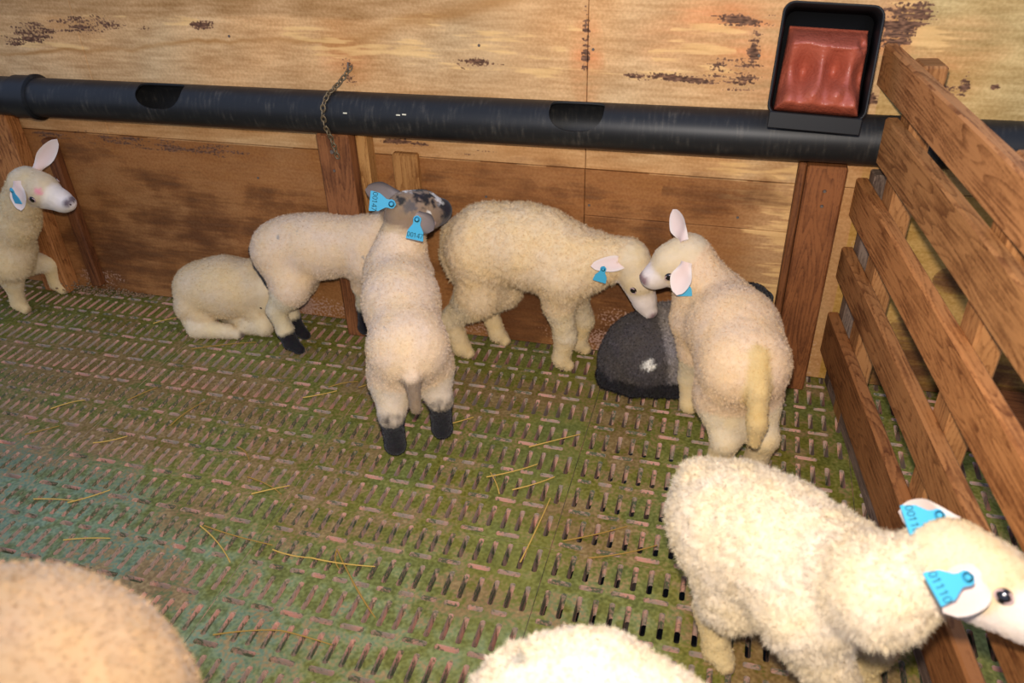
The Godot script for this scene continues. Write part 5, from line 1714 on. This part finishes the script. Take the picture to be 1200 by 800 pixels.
# flag shaped plastic ear tag: round button, neck, broad foot with the number
func ear_tag(root: Node3D, at: Vector3, down: Vector3, out: Vector3, size: float, text: String) -> void:
	out = (out - down * out.dot(down)).normalized()
	var right := down.cross(out).normalized() * -1.0
	var bs := Basis(right, -down, right.cross(-down)).orthonormalized()
	if bs.z.dot(out) < 0.0:
		bs = Basis(-bs.x, bs.y, -bs.z)
	var prof := [[0.007, 0.0045], [0.0085, 0.0], [0.0075, -0.006], [0.008, -0.011], [0.014, -0.020], [0.0165, -0.024], [0.0185, -0.040], [0.0180, -0.0415]]
	var poly := PackedVector2Array()
	poly.append(Vector2(0, 0.0085) * size)
	for p in prof: poly.append(Vector2(p[0], p[1]) * size)
	prof.reverse()
	for p in prof: poly.append(Vector2(-p[0], p[1]) * size)
	var st := SurfaceTool.new()
	st.begin(Mesh.PRIMITIVE_TRIANGLES)
	var tri := Geometry2D.triangulate_polygon(poly)
	for s in [0.0011, -0.0011]:
		for k in range(0, tri.size(), 3):
			var area := (poly[tri[k + 1]] - poly[tri[k]]).cross(poly[tri[k + 2]] - poly[tri[k]])
			var order := [0, 2, 1] if area * s > 0.0 else [0, 1, 2]
			for j in order:
				var v := poly[tri[k + j]]
				st.set_normal(Vector3(0, 0, signf(s)))
				st.add_vertex(Vector3(v.x, v.y, s))
	for k in poly.size():
		var a := poly[k]
		var b := poly[(k + 1) % poly.size()]
		var n := Vector3((b - a).y, -(b - a).x, 0).normalized()
		quad(st, Vector3(a.x, a.y, 0.0011), Vector3(b.x, b.y, 0.0011), Vector3(b.x, b.y, -0.0011), Vector3(a.x, a.y, -0.0011), n)
	st.index()
	var t := part("ear_tag", st.commit(), mats.tag, root, at, bs)
	t.set_meta("label", "turquoise plastic ear tag")
	part("button", tube([Vector3(0, 0, 0), Vector3(0, 0, 0.0028), Vector3(0, 0, 0.0036)], [0.0062 * size, 0.0058 * size, 0.003 * size], 14), mats.tag, t)
	if text != "":
		var tm := TextMesh.new()
		var fo := SystemFont.new()
		fo.font_names = PackedStringArray(["Droid Sans"])
		tm.font = fo
		tm.text = text
		tm.font_size = 32
		tm.pixel_size = 0.00040 * size
		tm.depth = 0.0005
		part("number", tm, mats.tag_print, t, Vector3(0, -0.0325 * size, 0.0012))

func lin(r: float, g: float, b: float) -> Color:
	return srgb(r, g, b).srgb_to_linear()

func fleece(r: float, g: float, b: float) -> Color:
	return lin(r * 0.91, g * 0.875, b * 0.825)

func build_flock() -> void:
	make_tuft()
	var cream := {"body": fleece(234, 212, 174), "leg": fleece(232, 216, 182), "low": fleece(236, 214, 168), "hoof": lin(150, 122, 84), "crown": fleece(230, 212, 178), "face": lin(220, 202, 184), "nose": lin(128, 98, 94), "tail": fleece(222, 196, 140), "ear": lin(216, 200, 186), "ear_in": lin(218, 188, 174)}
	var c := cream.duplicate()
	build_sheep("cream_side", "lamb", "cream lamb standing side on with head lowered against another lamb's face", "lamb", c, 0.0065, 0.0060, 70000.0, 0.0020, 1.6)
	c = cream.duplicate()
	c.body = fleece(236, 210, 176)
	build_sheep("cream_rear", "lamb", "cream lamb seen from behind, head turned left, touching noses near the fence", "lamb", c, 0.0065, 0.0045, 70000.0, 0.0010)
	var bl := lin(38, 34, 36)
	c = {"body": fleece(232, 210, 182), "leg": fleece(216, 202, 182), "low": bl, "hoof": lin(30, 26, 26), "crown": fleece(150, 130, 112), "face": lin(84, 75, 70), "nose": lin(30, 26, 28), "tail": fleece(150, 132, 112), "neck": fleece(206, 184, 152), "ear": lin(72, 64, 62), "ear_in": lin(146, 130, 120)}
	build_sheep("black_leg_rear", "lamb", "lamb with black lower legs seen from behind, dark mottled head turned right", "lamb", c, 0.0065, 0.0042, 70000.0, 0.0010, 0.6, 0.3)
	c = c.duplicate()
	c.stripe = bl
	c.leg = fleece(222, 210, 180)
	build_sheep("black_leg_side", "lamb", "cream lamb side on with black hooves and black stripe on its rump", "lamb", c, 0.0065, 0.0040, 70000.0, 0.0008)
	c = cream.duplicate()
	c.body = fleece(230, 210, 170)
	c.face = lin(222, 204, 184)
	c.nose = lin(104, 88, 86)
	c.crown = fleece(226, 208, 176)
	build_sheep("white_walking", "lamb", "pale lamb stepping in at the left edge with pink mark between eyes", "lamb", c, 0.007, 0.0050, 60000.0, 0.0014)
	c = cream.duplicate()
	c.body = fleece(224, 204, 168)
	c.hoof = lin(104, 88, 74)
	build_sheep("cream_lying", "lamb", "cream lamb lying curled up on the slats with folded legs", "lamb", c, 0.0065, 0.0038, 70000.0, 0.0008)
	c = {"body": lin(128, 118, 110), "leg": bl, "low": bl, "hoof": bl, "crown": bl, "face": lin(24, 22, 24), "nose": bl, "dark": lin(38, 34, 34), "neck": lin(74, 67, 63), "tailtip": lin(170, 140, 90), "ear": bl, "ear_in": bl}
	build_sheep("black_lying", "lamb", "black and grey lamb lying on the slats below the two cream heads", "lamb", c, 0.0065, 0.0075, 90000.0, 0.0016, 0.6, 1.5)
	c = cream.duplicate()
	c.body = fleece(236, 224, 200)
	c.low = fleece(226, 206, 156)
	build_sheep("woolly_front", "lamb", "large woolly cream lamb in the foreground with two turquoise tags, facing right", "lamb", c, 0.006, 0.0075, 110000.0, 0.0030, 1.6)
	c.body = fleece(240, 228, 206)
	build_sheep("woolly_bottom", "lamb", "woolly pale back of a lamb cut off by the bottom edge, centre", "lamb", c, 0.008, 0.0065, 90000.0, 0.0030)
	c.body = fleece(196, 166, 130)
	build_sheep("ewe", "sheep", "tan woolly back of a bigger sheep in the lower left corner", "sheep", c, 0.014, 0.0060, 30000.0, 0.003)

# ---------------------------------------------------------------- litter
func build_litter() -> void:
	var r := RandomNumberGenerator.new()
	r.seed = 5
	# straws as they lie: two ends, sag between
	for e in STRAWS:
		var a := Vector3(e[0], 0.0035, e[1])
		var b := Vector3(e[2], 0.0035, e[3])
		var m := (a + b) * 0.5 + Vector3(r.randf_range(-0.012, 0.012), r.randf_range(0.002, 0.006), r.randf_range(-0.012, 0.012))
		var pts := []
		var rad := []
		for k in 7:
			var t := k / 6.0
			pts.append(a * (1 - t) * (1 - t) + m * 2.0 * t * (1 - t) + b * t * t)
			rad.append(0.0017 - 0.0005 * t)
		var mid: Vector3 = pts[3]
		for k in 7: pts[k] = pts[k] - Vector3(mid.x, 0, mid.z)
		var o := solo("straw_stalk", tube(pts, rad, 6), mats.straw if r.randf() < 0.6 else mats.straw2, Vector3(mid.x, 0, mid.z))
		tag(o, "loose stalk of straw lying on the green slats", "straw", "straws scattered on the slats")
	# litter swept into the corner at the foot of the wall
	var st := SurfaceTool.new()
	st.begin(Mesh.PRIMITIVE_TRIANGLES)
	for k in 260:
		var u := r.randf()
		var x := -2.02 + u * 0.30
		var h := 0.035 * (1.0 - u) + 0.006
		var p := Vector3(x, r.randf() * h + 0.003, 0.008 + r.randf() * 0.05 * (1.2 - u))
		var s := Vector3(r.randf_range(0.004, 0.011), r.randf_range(0.003, 0.006), r.randf_range(0.004, 0.009))
		var bm := SphereMesh.new()
		bm.radius = 0.5
		bm.height = 1.0
		bm.radial_segments = 6
		bm.rings = 3
		st.append_from(bm, 0, Transform3D(Basis.from_euler(Vector3(r.randf() * 6, r.randf() * 6, r.randf() * 6)).scaled(s), p))
	var o := solo("litter_heap", st.commit(), mats.litter)
	tag(o, "small heap of droppings and bedding at foot of wall, left", "litter")
	o.set_meta("kind", "stuff")

# ---------------------------------------------------------------- scene
func _ready() -> void:
	rng.seed = 3
	# camera: held at 1.25 m, looking down into the pen
	var cam := Camera3D.new()
	cam.name = "camera"
	cam.fov = CAM_FOV
	cam.near = 0.05
	cam.far = 60.0
	cam.transform = Transform3D(Basis.from_euler(CAM_TURN, EULER_ORDER_YXZ), Vector3(0, 1.25, 1.845))
	var lens := CameraAttributesPhysical.new()
	lens.frustum_focal_length = 12.0 / tan(deg_to_rad(CAM_FOV * 0.5))
	lens.frustum_focus_distance = 2.0
	lens.exposure_aperture = 4.0
	cam.attributes = lens
	add_child(cam)
	cam.current = true
	# soft daylight of the open shed
	var env := Environment.new()
	env.background_mode = Environment.BG_SKY
	var sky := Sky.new()
	var sm := ProceduralSkyMaterial.new()
	sm.sky_top_color = Color(0.62, 0.70, 0.86)
	sm.sky_horizon_color = Color(0.72, 0.76, 0.84)
	sm.ground_bottom_color = Color(0.20, 0.18, 0.16)
	sm.ground_horizon_color = Color(0.34, 0.32, 0.30)
	sm.sun_angle_max = 0.0
	sky.sky_material = sm
	env.sky = sky
	env.background_energy_multiplier = 1.35
	env.tonemap_mode = Environment.TONE_MAPPER_LINEAR
	env.tonemap_exposure = 1.06
	env.sdfgi_enabled = true
	env.ssao_enabled = true
	env.ssil_enabled = true
	var we := WorldEnvironment.new()
	we.environment = env
	add_child(we)
	# the camera's own flash, a hand above the lens
	var fl := SpotLight3D.new()
	fl.name = "camera_flash"
	fl.position = cam.position + cam.basis.y * 0.09 - cam.basis.z * 0.02
	fl.basis = cam.basis * Basis.from_euler(Vector3(0.10, -0.06, 0))
	fl.spot_angle = 58.0
	fl.spot_angle_attenuation = 0.8
	fl.light_color = Color(1.0, 0.96, 0.92)
	fl.light_energy = 3.0
	fl.light_size = 0.02
	fl.spot_range = 12.0
	fl.spot_attenuation = 2.0
	fl.shadow_enabled = true
	add_child(fl)
	make_materials()
	build_wall()
	build_floor()
	build_posts()
	build_fence()
	build_pipe()
	build_lick()
	build_flock()
	build_chain()
	build_litter()
